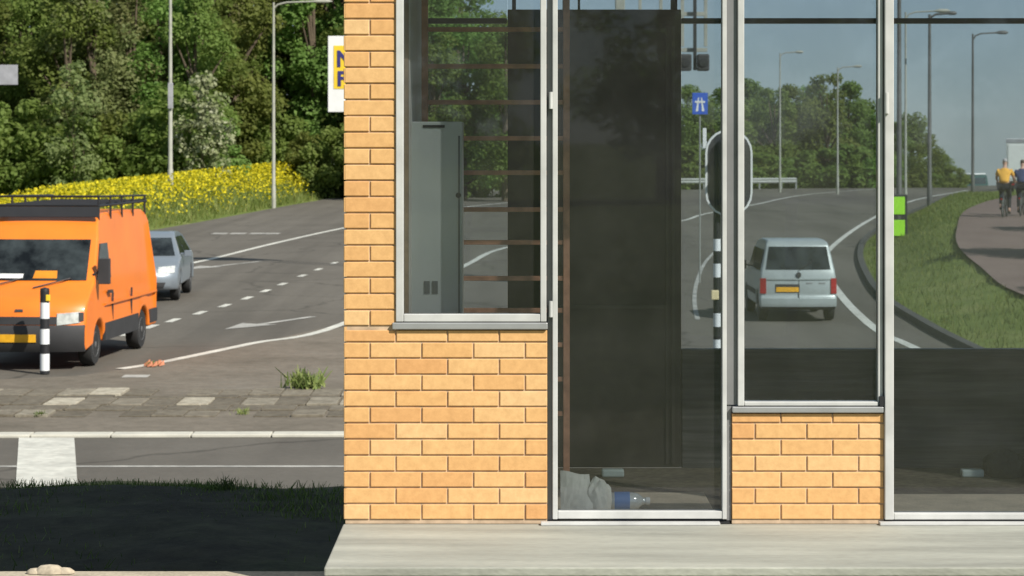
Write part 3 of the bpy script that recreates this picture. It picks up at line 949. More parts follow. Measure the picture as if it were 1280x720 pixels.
# ------------------------------------------------------------------ vehicles (front at y = 0, nose towards -y)
class Car:
    def __init__(s, prof_front, prof_roof, prof_rear, L, zb, arches, ar, wpts, bowf, bowr):
        s.pf, s.pr, s.L, s.wp, s.bf, s.br = prof_front, prof_rear, L, wpts, bowf, bowr
        bot = []
        for (yc) in sorted(arches, reverse=True):
            for k in range(11):
                q = math.pi * k / 10
                bot.append((yc + ar * math.cos(q), max(zb, .32 + ar * math.sin(q))))
        s.prof = prof_front + prof_roof + prof_rear + bot

    def w(s, z):
        return float(np.interp(z, [p[0] for p in s.wp], [p[1] for p in s.wp]))

    def bow(s, u, y):
        t = y / s.L
        return s.bf * u ** 2 * max(0, 1 - t * 1.6) ** 2 + (.4 * s.bf * u ** 8) * max(0, 1 - t * 3) - s.br * u ** 2 * max(0, (t - .7) / .3) ** 2 - .4 * s.br * u ** 8 * max(0, (t - .85) / .15)

    def body(s, m, parent, bevel=.05):
        st = [-1, -.93, -.8, -.6, -.35, 0, .35, .6, .8, .93, 1]
        n = len(s.prof)
        mb = MB()
        v = [(u * s.w(z), y + s.bow(u, y), z) for u in st for y, z in s.prof]
        f = [(i * n + k, i * n + (k + 1) % n, (i + 1) * n + (k + 1) % n, (i + 1) * n + k) for i in range(len(st) - 1) for k in range(n)]
        f += [tuple(range(n - 1, -1, -1)), tuple((len(st) - 1) * n + k for k in range(n))]
        mb.add(v, f)
        return mb.build('body', m, parent, bevel=bevel, smooth=38, seg=3)

    def patch(s, name, corners, m, parent, end='front', off=.012, n=8, k=4, back=.03):
        """corners: (x,z) lower left, lower right, upper right, upper left"""
        (ax, az), (bx, bz), (cx, cz), (dx, dz) = corners
        pr = s.pf if end == 'front' else s.pr[::-1]
        sg = -1 if end == 'front' else 1
        zs, ys = [p[1] for p in pr], [p[0] for p in pr]
        F_, B_ = [], []
        for j in range(k + 1):
            t = j / k
            for i in range(n + 1):
                q = i / n
                x = (ax + (bx - ax) * q) * (1 - t) + (dx + (cx - dx) * q) * t
                z = (az + (bz - az) * q) * (1 - t) + (dz + (cz - dz) * q) * t
                y = float(np.interp(z, zs, ys)); u = max(-1, min(1, x / s.w(z)))
                e = .02
                sl = (float(np.interp(z + e, zs, ys)) - float(np.interp(z - e, zs, ys))) / (2 * e)
                nl = math.hypot(1, sl)
                yy = y + s.bow(u, y)
                F_.append((x, yy + sg * off / nl, z - sg * sl * off / nl))
                B_.append((x, yy - sg * back, z))
        w = n + 1
        N_ = len(F_)
        f = [(j * w + i, j * w + i + 1, (j + 1) * w + i + 1, (j + 1) * w + i) for j in range(k) for i in range(n)]
        f += [tuple(N_ + a for a in reversed(q)) for q in f[:]]
        ring = [i for i in range(w)] + [j * w + n for j in range(1, k + 1)] + [k * w + i for i in range(n - 1, -1, -1)] + [j * w for j in range(k - 1, 0, -1)]
        f += [(ring[i], N_ + ring[i], N_ + ring[(i + 1) % len(ring)], ring[(i + 1) % len(ring)]) for i in range(len(ring))]
        mb = MB(); mb.add(F_ + B_, f)
        return mb.build(name, m, parent, smooth=40)

    def side(s, name, pts, sd, m, parent, off=.006):
        n = len(pts)
        v = [(sd * (s.w(z) + off), y, z) for y, z in pts] + [(sd * (s.w(z) - .03), y, z) for y, z in pts]
        f = [tuple(range(n)), tuple(range(2 * n - 1, n - 1, -1))] + [(i, n + i, n + (i + 1) % n, (i + 1) % n) for i in range(n)]
        mb = MB(); mb.add(v, f)
        return mb.build(name, m, parent)


def wheel(parent, x, y, r, wd, z=None):
    sd = 1 if x > 0 else -1
    z = r if z is None else z
    mb = MB()
    mb.lathe([(r * .62, -wd / 2), (r * .94, -wd / 2), (r, -wd / 2 + .03), (r, wd / 2 - .03), (r * .94, wd / 2), (r * .62, wd / 2)], 'x', 28)
    o = mb.build('wheel', M['rubber'], parent, smooth=40)
    o.location = (x, y, z)
    mb = MB()
    e = wd / 2
    mb.lathe([(r * .63, sd * (e - .012)), (r * .58, sd * (e + .004)), (r * .5, sd * (e - .03)), (r * .22, sd * (e - .02)), (r * .12, sd * (e + .008)), (.001, sd * (e + .008))], 'x', 24)
    mb.build('rim', M['rim'], o, smooth=40)
    return o


def mirror(car, parent, x, y, z, m, w=.13, h=.26, d=.10):
    mb = MB()
    sd = 1 if x > 0 else -1
    mb.tube([(x - sd * .12, y, z - h * .15), (x, y, z)], .02, 8)
    mb.box(x - w * .1 if sd > 0 else x - w, x + w if sd > 0 else x + w * .1, y - d * .5, y + d * .5, z - h / 2, z + h / 2)
    return mb.build('wing_mirror', m, parent, bevel=.02, seg=2)


# orange delivery van ------------------------------------------------
zf = ZR + 0.012
ov = empty('delivery_van', (-7.95, 38.35, zf), R(-4.6))
tag(ov, 'orange high roofed delivery van with black roof rack coming round the bend', 'van')
van = Car([(.10, .30), (.02, .40), (0.0, .62), (.03, .70), (.04, .92), (.12, 1.06), (.34, 1.20), (.74, 1.37), (1.36, 2.08), (1.52, 2.26)],
          [(1.75, 2.40), (2.15, 2.47), (3.4, 2.49), (5.0, 2.46), (5.18, 2.38)], [(5.24, 2.25), (5.30, 1.2), (5.30, .42), (5.26, .36)], 5.3, .36, [1.02, 4.25], .43,
          [(0, 1.04), (1.15, 1.06), (2.1, .95), (2.35, .89), (2.5, .80)], .16, .03)
van.body(M['orange'], ov, .06)
van.patch('windscreen', [(-.90, 1.40), (.90, 1.40), (.84, 2.05), (-.84, 2.05)], M['carglass'], ov, off=.008, n=12)
van.patch('bumper', [(-1.03, .31), (1.03, .31), (1.04, .72), (-1.04, .72)], M['trim'], ov, off=.04, n=14)
van.patch('grille', [(-.62, .735), (.62, .735), (.62, .86), (-.62, .86)], M['trim'], ov, off=.012, n=8)
van.patch('badge', [(-.07, .935), (.07, .935), (.06, .975), (-.06, .975)], M['trim'], ov, off=.012, n=4, k=2)
van.patch('number_plate', [(-.30, .46), (.30, .46), (.30, .585), (-.30, .585)], M['plate'], ov, off=.055, n=6, k=2)
for sd in (-1, 1):
    h = van.patch('headlight', sorted([(sd * .62, .72), (sd * .97, .76)]) + sorted([(sd * .62, .91), (sd * .97, .93)], reverse=True), M['lens'], ov, off=.014, n=5)
    van.patch('indicator', sorted([(sd * .95, .77), (sd * 1.02, .79)]) + sorted([(sd * .95, .92), (sd * 1.02, .92)], reverse=True), M['trim'], h, off=.016, n=3)
    van.side('side_window', [(1.02, 1.40), (1.95, 1.40), (1.95, 1.98), (1.50, 1.98)], sd, M['carglass'], ov)
    van.side('sill_panel', [(1.48, .37), (3.80, .37), (3.80, .66), (1.48, .66)], sd, M['trim'], ov, .014)
    van.side('sill_panel', [(4.70, .42), (5.24, .42), (5.24, .66), (4.70, .66)], sd, M['trim'], ov, .014)
    for y0 in (2.02, 3.35):
        van.side('door_seam', [(y0, .68), (y0 + .012, .68), (y0 + .012, 1.14), (y0, 1.14)], sd, M['trim'], ov, .003)
    van.side('rubbing_strip', [(1.5, .95), (5.2, .95), (5.2, .985), (1.5, .985)], sd, M['orange'], ov, .008)
    van.side('door_handle', [(1.74, 1.14), (1.92, 1.14), (1.92, 1.19), (1.74, 1.19)], sd, M['trim'], ov, .025)
    mirror(van, ov, sd * 1.10, .95, 1.55, M['trim'], .17, .42)
    for y0 in (1.02, 4.25):
        wheel(ov, sd * .90, y0, .345, .22)
mb = MB()
mb.tube([(-.7, .52, 1.30), (-.15, .80, 1.44)], .012, 6); mb.tube([(.1, .52, 1.30), (.65, .80, 1.44)], .012, 6)
mb.build('wiper', M['black'], ov)
mb = MB()
for xx in (-.86, .86):
    mb.tube([(xx, 1.75, 2.60), (xx, 5.2, 2.60)], .022, 8)
    mb.tube([(xx, 1.75, 2.76), (xx, 5.2, 2.70)], .018, 8)
    for yy in (1.8, 2.6, 3.4, 4.2, 5.1):
        mb.tube([(xx, yy, 2.36), (xx, yy, 2.76 - (yy - 1.75) * .017)], .02, 8)
for yy in (1.75, 2.3, 2.85, 3.4, 3.95, 4.5, 5.2):
    mb.tube([(-.86, yy, 2.61), (.86, yy, 2.61)], .02, 8)
mb.tube([(-.86, 1.75, 2.76), (.86, 1.75, 2.76)], .02, 8)
rk = mb.build('roof_rack', M['black'], ov, smooth=50)
mb = MB(); mb.add([(-.9, 1.62, 2.42), (.9, 1.62, 2.42), (.9, 1.70, 2.59), (-.9, 1.70, 2.59), (-.9, 1.66, 2.41), (.9, 1.66, 2.41), (.9, 1.74, 2.59), (-.9, 1.74, 2.59)], [(0, 1, 2, 3), (7, 6, 5, 4), (0, 4, 5, 1), (3, 2, 6, 7), (0, 3, 7, 4), (1, 5, 6, 2)])
mb.build('wind_deflector', M['black'], rk)
van.patch('windscreen_card', [(.02, 1.43), (.42, 1.43), (.40, 1.55), (.04, 1.55)], M['amber'], ov, off=.014, n=4, k=2, back=0)
van.patch('windscreen_paper', [(-.55, 1.43), (-.15, 1.43), (-.15, 1.50), (-.55, 1.50)], M['white'], ov, off=.014, n=4, k=2, back=0)

# silver car behind it -----------------------------------------------
sc = empty('parked_car', (-8.58, 54.6, zf), R(2.2), 1.05)
sc.name = 'silver_car'
tag(sc, 'silver hatchback car following close behind the orange van', 'car')
car = Car([(.10, .24), (.02, .32), (0, .50), (.04, .62), (.14, .74), (.55, .86), (1.05, .94), (1.75, 1.36)],
          [(2.0, 1.43), (2.5, 1.46), (3.1, 1.44)], [(3.55, 1.36), (4.0, .98), (4.12, .9), (4.2, .6), (4.16, .3)], 4.2, .24, [.78, 3.35], .36,
          [(0, .82), (.5, .86), (.9, .84), (1.36, .62), (1.5, .55)], .24, .12)
car.body(M['silver'], sc, .05)
car.patch('windscreen', [(-.70, .955), (.70, .955), (.56, 1.33), (-.56, 1.33)], M['carglass'], sc, off=.006, n=10)
car.patch('bumper_grille', [(-.55, .30), (.55, .30), (.6, .42), (-.6, .42)], M['trim'], sc, off=.012, n=8)
car.patch('grille', [(-.3, .60), (.3, .60), (.34, .69), (-.34, .69)], M['trim'], sc, off=.012, n=6)
car.patch('number_plate', [(-.26, .46), (.26, .46), (.26, .57), (-.26, .57)], M['plate'], sc, off=.02, n=5, k=2)
for sd in (-1, 1):
    car.patch('headlight', sorted([(sd * .42, .60), (sd * .78, .62)]) + sorted([(sd * .44, .74), (sd * .78, .76)], reverse=True), M['lens'], sc, off=.014, n=6)
    car.side('side_window', [(1.25, .98), (2.3, .97), (2.3, 1.35), (1.9, 1.34)], sd, M['carglass'], sc)
    car.side('side_window', [(2.38, .97), (3.5, .99), (3.2, 1.33), (2.38, 1.35)], sd, M['carglass'], sc)
    car.side('door_seam', [(2.32, .35), (2.335, .35), (2.335, .95), (2.32, .95)], sd, M['trim'], sc, .003)
    mirror(car, sc, sd * .90, 1.42, 1.0, M['silver'], .14, .13)
    for y0 in (.78, 3.35):
        wheel(sc, sd * .74, y0, .30, .19)

# pale silver van driving away, seen from behind ----------------------
wv = empty('leisure_van', (5.86, 48.75 + 4.0 * .92, zf), R(180), .92)
tag(wv, 'pale silver small van driving away, seen through the right window', 'van')
mpv = Car([(.10, .26), (.02, .36), (0, .55), (.03, .75), (.3, .95), (.95, 1.10), (1.7, 1.66)],
          [(1.95, 1.75), (2.4, 1.80), (3.4, 1.80), (3.72, 1.77)], [(3.84, 1.69), (3.98, 1.12), (4.03, .98), (4.03, .56), (4.10, .50), (4.10, .34), (4.02, .28)], 4.1, .26, [.80, 3.45], .37,
          [(0, .83), (.5, .86), (1.0, .85), (1.6, .74), (1.72, .70), (1.85, .62)], .14, .07)
mpv.body(M['vanwhite'], wv, .05)
tw = mpv.patch('rear_window', [(-.72, 1.15), (.72, 1.15), (.64, 1.655), (-.64, 1.655)], M['carglass'], wv, 'rear', .008, 10)
mb = MB(); mb.tube([(-.02, 4.03, 1.16), (-.34, 3.97, 1.36)], .010, 6); mb.build('wiper', M['black'], tw)
mpv.patch('bumper', [(-.83, .33), (.83, .33), (.84, .50), (-.84, .50)], M['vanwhite'], wv, 'rear', .03, 12)
mpv.patch('valance', [(-.80, .285), (.80, .285), (.82, .345), (-.82, .345)], M['trim'], wv, 'rear', .034, 12)
rp = mpv.patch('plate_recess', [(-.02, .64), (.52, .64), (.52, .83), (-.02, .83)], M['trim'], wv, 'rear', .006, 6)
mpv.patch('number_plate', [(.0, .66), (.50, .66), (.50, .765), (.0, .765)], M['plate'], rp, 'rear', .014, 5, 2)
mpv.patch('door_seam', [(-.008, .52), (.008, .52), (.008, 1.10), (-.008, 1.10)], M['trim'], wv, 'rear', .003, 1, 4)
mpv.patch('tail_crease', [(-.76, .925), (.76, .925), (.76, .955), (-.76, .955)], M['vanwhite'], wv, 'rear', .018, 10, 2)
mb = MB(); mb.plate([(-.05, 1.075), (-.05, 1.0), (0, .965), (.05, 1.0), (.05, 1.075), (.02, 1.09), (-.02, 1.09)], 4.02, 4.05)
mb.build('emblem', M['trim'], wv)
for x0 in (-.22, -.50):
    mpv.patch('emblem', [(x0 - .09, .84), (x0 + .05, .84), (x0 + .05, .87), (x0 - .09, .87)], M['alu_grey'], wv, 'rear', .008, 3, 1)
for sd in (-1, 1):
    mpv.patch('tail_light', sorted([(sd * .72, .62), (sd * .852, .62)]) + sorted([(sd * .72, .96), (sd * .845, .96)], reverse=True), M['redlens'], wv, 'rear', .022, 3, 4, .12)
    mpv.side('side_window', [(1.35, 1.12), (2.2, 1.12), (2.2, 1.58), (1.75, 1.58)], sd, M['carglass'], wv)
    mpv.side('side_window', [(2.35, 1.12), (3.7, 1.12), (3.6, 1.58), (2.35, 1.58)], sd, M['carglass'], wv)
    mpv.side('rubbing_strip', [(1.2, .55), (3.05, .55), (3.05, .66), (1.2, .66)], sd, M['trim'], wv, .012)
    mirror(mpv, wv, sd * .93, 1.4, 1.14, M['trim'], .18, .20)
    for y0 in (.80, 3.45):
        wheel(wv, sd * .745, y0, .315, .19)

# far green vehicle at the crest ------------------------------------------
gv = empty('distant_van', ((1201 - 640) * 198 / F, 198, hz(37.3, 198) + .02), R(-30))
tag(gv, 'dark green van with pale roof far off at the crest of the road', 'van')
gvan = Car([(.08, .3), (0, .5), (.05, .9), (.6, 1.15), (1.1, 1.75)], [(1.4, 1.9), (4.0, 1.92)], [(4.4, 1.85), (4.5, .9), (4.5, .4)], 4.5, .35, [.9, 3.6], .38, [(0, .88), (1.1, .88), (1.9, .76)], .12, .03)
gvan.body(M['green_car'], gv, .05)
gvan.patch('windscreen', [(-.74, 1.2), (.74, 1.2), (.66, 1.72), (-.66, 1.72)], M['carglass'], gv, off=.01)
for sd in (-1, 1):
    gvan.patch('headlight', sorted([(sd * .5, .68), (sd * .8, .70)]) + sorted([(sd * .5, .88), (sd * .8, .88)], reverse=True), M['lens'], gv, off=.014, n=3)
    gvan.side('side_window', [(1.0, 1.2), (3.9, 1.2), (3.9, 1.7), (1.3, 1.7)], sd, M['carglass'], gv)
    for y0 in (.9, 3.6): wheel(gv, sd * .78, y0, .33, .2)
mb = MB(); mb.box(-.72, .72, 1.5, 4.2, 1.93, 2.06); mb.build('roof_box', M['white'], gv, bevel=.05)


# ------------------------------------------------------------------ street furniture
def banded_post(parent, r, bands, name='post'):
    """bands: list of (z0, z1, material)"""
    for z0, z1, m in bands:
        mb = MB(); mb.lathe([(r, z0), (r, z1)], n=18)
        mb.build(name, m, parent, smooth=50)


xb, yb = P(56, 468)
s_ = F / yb
bo = empty('bollard', (xb, yb, ZR + .012))
tag(bo, 'black and white banded bollard in front of the orange van', 'bollard')
rows = [(468, 464, 'black'), (464, 443, 'whiteband'), (443, 431, 'black'), (431, 412, 'whiteband'), (412, 399, 'black'), (399, 379, 'whiteband'), (379, 365, 'black')]
for a, b, m in rows:
    mb = MB(); mb.lathe([(.075, (468 - a) / s_), (.075, (468 - b) / s_)], n=18)
    mb.build('band', M[m], bo, smooth=50)
mb = MB(); mb.lathe([(.076, 103 / s_), (.07, 106.5 / s_), (.001, 108 / s_)], n=18); mb.build('cap', M['black'], bo, smooth=50)
mb = MB(); mb.box(.03, .10, -.085, -.06, 91 / s_, 99 / s_); mb.build('reflector', M['yellow'], bo, bevel=.01)

# traffic signal
dS = 33.0
sS = F / dS
xs_ = (911 - 640) / sS
ts = empty('traffic_signal', (xs_, dS, ZR + .01))
tag(ts, 'traffic signal with white edged black backboard on striped pole behind the middle post', 'traffic light')
zz = lambda py: EYE - (py - HY) / sS - (ZR + .01)
px_off = (897 - 911) / sS
edges = [(9999, 425, 'whiteband'), (425, 409, 'black'), (409, 392, 'whiteband'), (392, 372, 'black'), (372, 347, 'black'), (347, 330, 'whiteband'), (330, 314, 'black'), (314, 299, 'whiteband'), (299, 180, 'black')]
for a, b, m in edges:
    z0 = 0 if a == 9999 else zz(a)
    mb = MB(); mb.lathe([(.052, z0), (.052, zz(b))], n=16, c=(px_off, .10, 0)); mb.build('pole_band', M[m], ts, smooth=50)
mb = MB(); mb.box(px_off - .085, px_off + .02, .02, .06, zz(375), zz(363)); mb.build('push_button', M['cream'], ts, bevel=.012)


def capsule(w, h, n=10):
    r = w / 2
    return [(r * math.cos(math.pi * k / n), h / 2 - r + r * math.sin(math.pi * k / n)) for k in range(n + 1)] + [(-r * math.cos(math.pi * k / n), -h / 2 + r - r * math.sin(math.pi * k / n)) for k in range(n + 1)]


zc = zz(216)
wB, hB = 59 / sS, 109 / sS
bkb = MB(); bkb.plate([(x, z + zc) for x, z in capsule(wB - .05, hB - .05)], -.02, .02)
bb = bkb.build('backboard', M['trim'], ts)
o1, o2 = capsule(wB, hB), capsule(wB - .055, hB - .055)
mb = MB()
n = len(o1)
v = [(x, -.028, z + zc) for x, z in o1] + [(x, -.028, z + zc) for x, z in o2] + [(x, .022, z + zc) for x, z in o1] + [(x, .022, z + zc) for x, z in o2]
f = []
for i in range(n):
    j = (i + 1) % n
    f += [(i, j, n + j, n + i), (2 * n + i, 3 * n + i, 3 * n + j, 2 * n + j), (i, 2 * n + i, 2 * n + j, j), (n + i, n + j, 3 * n + j, 3 * n + i)]
mb.add(v, f)
mb.build('white_border', M['white'], bb)
mb = MB(); mb.box(-.15, .15, -.16, -.03, zc - .46, zc + .46); hd = mb.build('signal_head', M['black'], ts, bevel=.03)
for k, m in ((.29, 'redlens'), (0, 'amber'), (-.29, 'trim')):
    mb = MB(); mb.lathe([(.001, -.175), (.10, -.17), (.105, -.155)], 'y', 18, c=(0, 0, zc + k)); mb.build('lens', M[m], hd, smooth=50)
    mb = MB()
    ring = [(.125 * math.cos(R(a)), .125 * math.sin(R(a))) for a in range(-20, 201, 20)]
    nn = len(ring)
    mb.add([(x, -.16, z + zc + k) for x, z in ring] + [(x * .98, -.34, z * .98 + zc + k - .02) for x, z in ring], [(i, i + 1, nn + i + 1, nn + i) for i in range(nn - 1)])
    vo = mb.build('visor', M['black'], hd, smooth=60); vo.modifiers.new('thick', 'SOLIDIFY').thickness = .008
mb = MB(); mb.box(-.36, -.31, -.02, .02, zz(185), zz(160)); mb.tube([(-.335, .1, zz(178)), (px_off, .1, zz(178))], .012, 8); mb.build('detector', M['white'], ts)

# blue sign, seen beyond the signal
dB = 62.0
sB = F / dB
bs = empty('road_sign', ((875 - 640) / sB, dB, ZR + .01))
tag(bs, 'square blue road sign with white symbol beside the dark doorway', 'road sign')
zb_ = lambda py: EYE - (py - HY) / sB - (ZR + .01)
mb = MB(); mb.tube([(0, .05, 0), (0, .05, zb_(116))], .022, 10); mb.build('pole', M['steel'], bs, smooth=50)
mb = MB(); mb.box(-.20, .20, -.01, .012, zb_(143), zb_(116)); pn = mb.build('sign_panel', M['blue'], bs, bevel=.008)
mb = MB()
c0 = zb_(129.5)
mb.plate([(-.11, c0 - .20), (-.05, c0 - .20), (-.025, c0 + .16), (-.05, c0 + .16)], -.016, -.011)
mb.plate([(.05, c0 - .20), (.11, c0 - .20), (.05, c0 + .16), (.025, c0 + .16)], -.016, -.011)
mb.plate([(-.13, c0 + .02), (.13, c0 + .02), (.13, c0 + .07), (-.13, c0 + .07)], -.022, -.017)
mb.build('symbol', M['white'], pn)

# overhead gantry with two signal heads, left end hidden by the dark door
dG = 60.0
sG = F / dG
ga = empty('signal_gantry', ((775 - 640) / sG, dG, ZR + .01))
tag(ga, 'pale lattice gantry with two dark signal heads hanging above the road', 'gantry')
zg = lambda py: EYE - (py - HY) / sG - (ZR + .01)
xg = lambda px: (px - 775) / sG
mb = MB(); mb.box(-.12, .12, -.12, .12, 0, zg(-60)); mb.build('column', M['steel_pale'], ga, bevel=.02)
mb = MB()
for py in (-50, 17, 62):
    mb.box(.121, xg(884), -.05, .05, zg(py + 3), zg(py - 2))
for px in (800, 826, 853, 882):
    mb.box(xg(px) - .04, xg(px) + .04, -.045, .045, zg(58), zg(-48))
mb.build('lattice', M['steel_pale'], ga, bevel=.005)
mb = MB(); mb.box(xg(866), xg(870), -.20, -.10, zg(88), zg(-50)); mb.build('hanger', M['black'], ga)
for px in (856, 878):
    mb = MB(); mb.box(xg(px) - .15, xg(px) + .15, -.35, -.05, zg(89), zg(68)); h = mb.build('signal_head', M['trim'], ga, bevel=.04)
    mb = MB(); mb.lathe([(.001, -.39), (.11, -.385), (.12, -.352)], 'y', 16, c=(xg(px), 0, zg(78.5))); mb.build('lens', M['black'], h, smooth=50)

# bright green bollard sign on the bank
dL = 82.0
sL = F / dL
xL = (1125 - 640) / sL
zL = hz(xL, dL)
gb = empty('marker_sign', (xL, dL, zL))
tag(gb, 'fluorescent green marker sign with black band standing on the grass bank', 'marker')
zl = lambda py: EYE - (py - HY) / sL - zL
mb = MB(); mb.box(-.26, .26, .02, .16, 0, zl(243)); mb.build('housing', M['black'], gb, bevel=.03)
for a, b in ((268, 246), (295, 275)):
    mb = MB(); mb.box(-.235, .17, -.005, .018, zl(a), zl(b)); mb.build('green_panel', M['lime'], gb, bevel=.01)
mb = MB(); mb.box(-.07, .03, .0, .019, zl(274), zl(269.5)); mb.build('symbol', M['steel_dark'], gb)


def lamp_post(px, py_base, D, py_top, arm, m, label, group, two=False, r0=.10):
    s = F / D
    x = (px - 640) / s
    z = hz(x, D)
    if py_base is not None: z = min(z + .0, z)
    H = EYE - (py_top - HY) / s - z
    o = empty('street_lamp', (x, D, z))
    tag(o, label, 'street lamp', group)
    mb = MB(); mb.tube([(0, 0, -.1), (0, 0, 1.2), (0, 0, 1.25), (0, 0, H)], [r0 * 1.25, r0 * 1.2, r0, r0 * .62], 12); mb.build('pole', m, o, smooth=50)
    for sg in ((1, -1) if two else (1,)):
        a = arm * sg
        mb = MB(); mb.tube([(0, 0, H - .35), (a * .08, 0, H - .12), (a * .25, 0, H), (a * .75, 0, H + .05)], r0 * .5, 8); mb.build('arm', m, o, smooth=50)
        mb = MB()
        n_ = 8
        x0, x1 = a * .72, a * 1.12
        mb.tube([(x0, 0, H + .05), (x0 + (x1 - x0) * .3, 0, H + .06), (x0 + (x1 - x0) * .8, 0, H + .06), (x1, 0, H + .06)], [.04, .10, .10, .03], 10); mb.build('lamp_head', M['steel_pale'] if m is not M['steel_dark'] else M['steel_dark'], o, smooth=50)
    return o


lg = 'street lamps along the road'
l1 = lamp_post(213, 237, 121, -30, 2.2, M['steel_pale'], 'pale lamp post with small grey box, rising above the yellow flowers', lg, r0=.115)
mb = MB(); mb.box(-.10, .16, -.22, -.14, 4.3, 5.6); mb.build('cable_box', M['signgrey'], l1, bevel=.02)
lamp_post(342, 215, 132, 3, 2.9, M['steel_pale'], 'pale lamp post with one arm bent towards the brick corner', lg, r0=.10)
lamp_post(975, 232, 171, 66, 1.5, M['steel_pale'], 'first pale lamp post left of the window bar, before the trees', lg, r0=.075)
lamp_post(1047, 237, 165, 84, 1.5, M['steel_pale'], 'pale lamp post just left of the white frame post, before the trees', lg, r0=.075)
lamp_post(1132, 240, 120, 15, 2.0, M['steel_pale'], 'pale lamp post standing behind the fluorescent green marker', lg, r0=.07)
lamp_post(1124, 297, 84, -60, 2.0, M['steel_dark'], 'dark lamp post directly over the fluorescent green marker', lg, r0=.10)
lamp_post(1162, 258, 118, 18, 1.2, M['steel_dark'], 'dark thick based lamp post between green marker and far van', lg, False, r0=.11)
lamp_post(1216, 240, 128, 42, 1.7, M['steel_dark'], 'dark lamp post beside the far green van, against the sky', lg, False, r0=.085)

# guard rail by the far carriageway
grp = [(-4, 175.5), (4, 179.5), (12, 181.2), (18, 182.5), (22, 184.5)]
gr = empty('guard_rail', (8, 180, ZR))
tag(gr, 'grey steel guard rail at the foot of the far trees', 'guard rail')
gl_ = smooth_line(grp, 5)
v, f = [], []
for (x, y) in gl_:
    z0 = 0
    for dz, dy in ((.45, 0), (.55, -.06), (.65, 0), (.75, -.06), (.85, 0)):
        v.append((x - 8, y - 180 + dy, dz))
for i in range(len(gl_) - 1):
    for k in range(4): f.append((i * 5 + k, i * 5 + k + 1, (i + 1) * 5 + k + 1, (i + 1) * 5 + k))
mb = MB(); mb.add(v, f); o = mb.build('rail', M['steel'], gr); o.modifiers.new('t', 'SOLIDIFY').thickness = .02
for (x, y) in gl_[::2]:
    mb = MB(); mb.box(x - 8 - .06, x - 8 + .06, y - 180 + .03, y - 180 + .13, -.15, .8); mb.build('post', M['steel'], gr)

# white board with yellow and navy lettering, half hidden by the brick corner
dW = 70.0
sW = F / dW
xw = (410 - 640) / sW
zw0 = ZR
wb = empty('sign_board', (xw + 1.1, dW, zw0))
tag(wb, 'white sign board with yellow field and navy letters beside the brick corner', 'sign board')
zw = lambda py: EYE - (py - HY) / sW - zw0
mb = MB(); mb.box(-1.1, 1.1, 0, .10, zw(140), zw(45)); pn = mb.build('panel', M['white'], wb, bevel=.01)
mb = MB()
for xx in (-.2, .6):
    mb.tube([(xx, .16, 0), (xx, .16, zw(50))], .05, 10)
mb.build('post', M['steel'], wb, smooth=50)
mb = MB(); mb.box(-.93, .95, -.012, -.002, zw(111), zw(57)); mb.build('yellow_field', M['yellow'], pn)


def text(body, size, x, y, z, m, parent):
    cu = bpy.data.curves.new('letter', 'FONT'); cu.body = body; cu.size = size; cu.extrude = .006; cu.offset = .018
    cu.materials.append(m)
    o = bpy.data.objects.new('letter', cu); COL.objects.link(o)
    dg = bpy.context.evaluated_depsgraph_get()
    me = bpy.data.meshes.new_from_object(o.evaluated_get(dg))
    bpy.data.objects.remove(o)
    o = bpy.data.objects.new('letter', me); COL.objects.link(o)
    o.rotation_euler = (R(90), 0, 0); o.location = (x, y, z); o.parent = parent
    return o


text('N', .66, -.86, -.022, zw(83), M['navy'], pn)
text('F', .60, -.84, -.022, zw(107), M['navy'], pn)
# grey plate at the left edge
dP = 88.0
sP = F / dP
gs = empty('road_sign', ((-12 - 640) / sP, dP, ZR))
gs.location.z = hz(gs.location.x, dP)
tag(gs, 'plain grey back of a road sign at the left edge before the trees', 'road sign')
zp = lambda py: EYE - (py - HY) / sP - gs.location.z
mb = MB(); mb.box(-1.0, 34 / sP, 0, .05, zp(106), zp(81)); mb.build('sign_panel', M['signgrey'], gs, bevel=.01)
mb = MB(); mb.tube([(-.4, .1, 0), (-.4, .1, zp(81))], .06, 10); mb.build('pole', M['steel'], gs, smooth=50)

# white box lorry at the right edge, seen from behind
DT = 132.0
lx = (1258 - 640) * DT / F + 1.27
lo = empty('box_lorry', (lx, DT, hz(lx, DT)), R(-12))
tag(lo, 'white box lorry far beyond the cyclists at the right edge', 'lorry')
tz = EYE + .12 - lo.location.z
mb = MB(); mb.box(-1.25, 1.25, 0, 6.0, 1.0, tz); cb = mb.build('cargo_box', M['white'], lo, bevel=.03)
mb = MB(); mb.box(-1.27, 1.27, -.02, 6.02, tz - .24, tz - .02); mb.build('roof_rim', M['signgrey'], cb)
for sd in (-1, 1):
    mb = MB(); mb.box(sd * .6 - .56, sd * .6 + .56, -.03, -.002, 1.12, tz - .34); d_ = mb.build('rear_door', M['white'], cb, bevel=.01)
    mb = MB(); mb.tube([(sd * .12, -.05, 1.2), (sd * .12, -.05, tz - .4)], .02, 6); mb.build('lock_bar', M['signgrey'], d_)
    mb = MB(); mb.box(sd * .95 - .14, sd * .95 + .14, -.05, .05, .78, .92); mb.build('tail_light', M['redlens'], lo)
    wheel(lo, sd * 1.0, 1.3, .45, .3); wheel(lo, sd * 1.0, 6.6, .45, .3)
mb = MB(); mb.box(-1.1, 1.1, .02, 7.6, .62, .98); mb.build('chassis', M['trim'], lo)
mb = MB(); mb.box(-1.1, 1.1, 6.1, 7.9, .70, 2.4); mb.build('cab', M['white'], lo, bevel=.12)


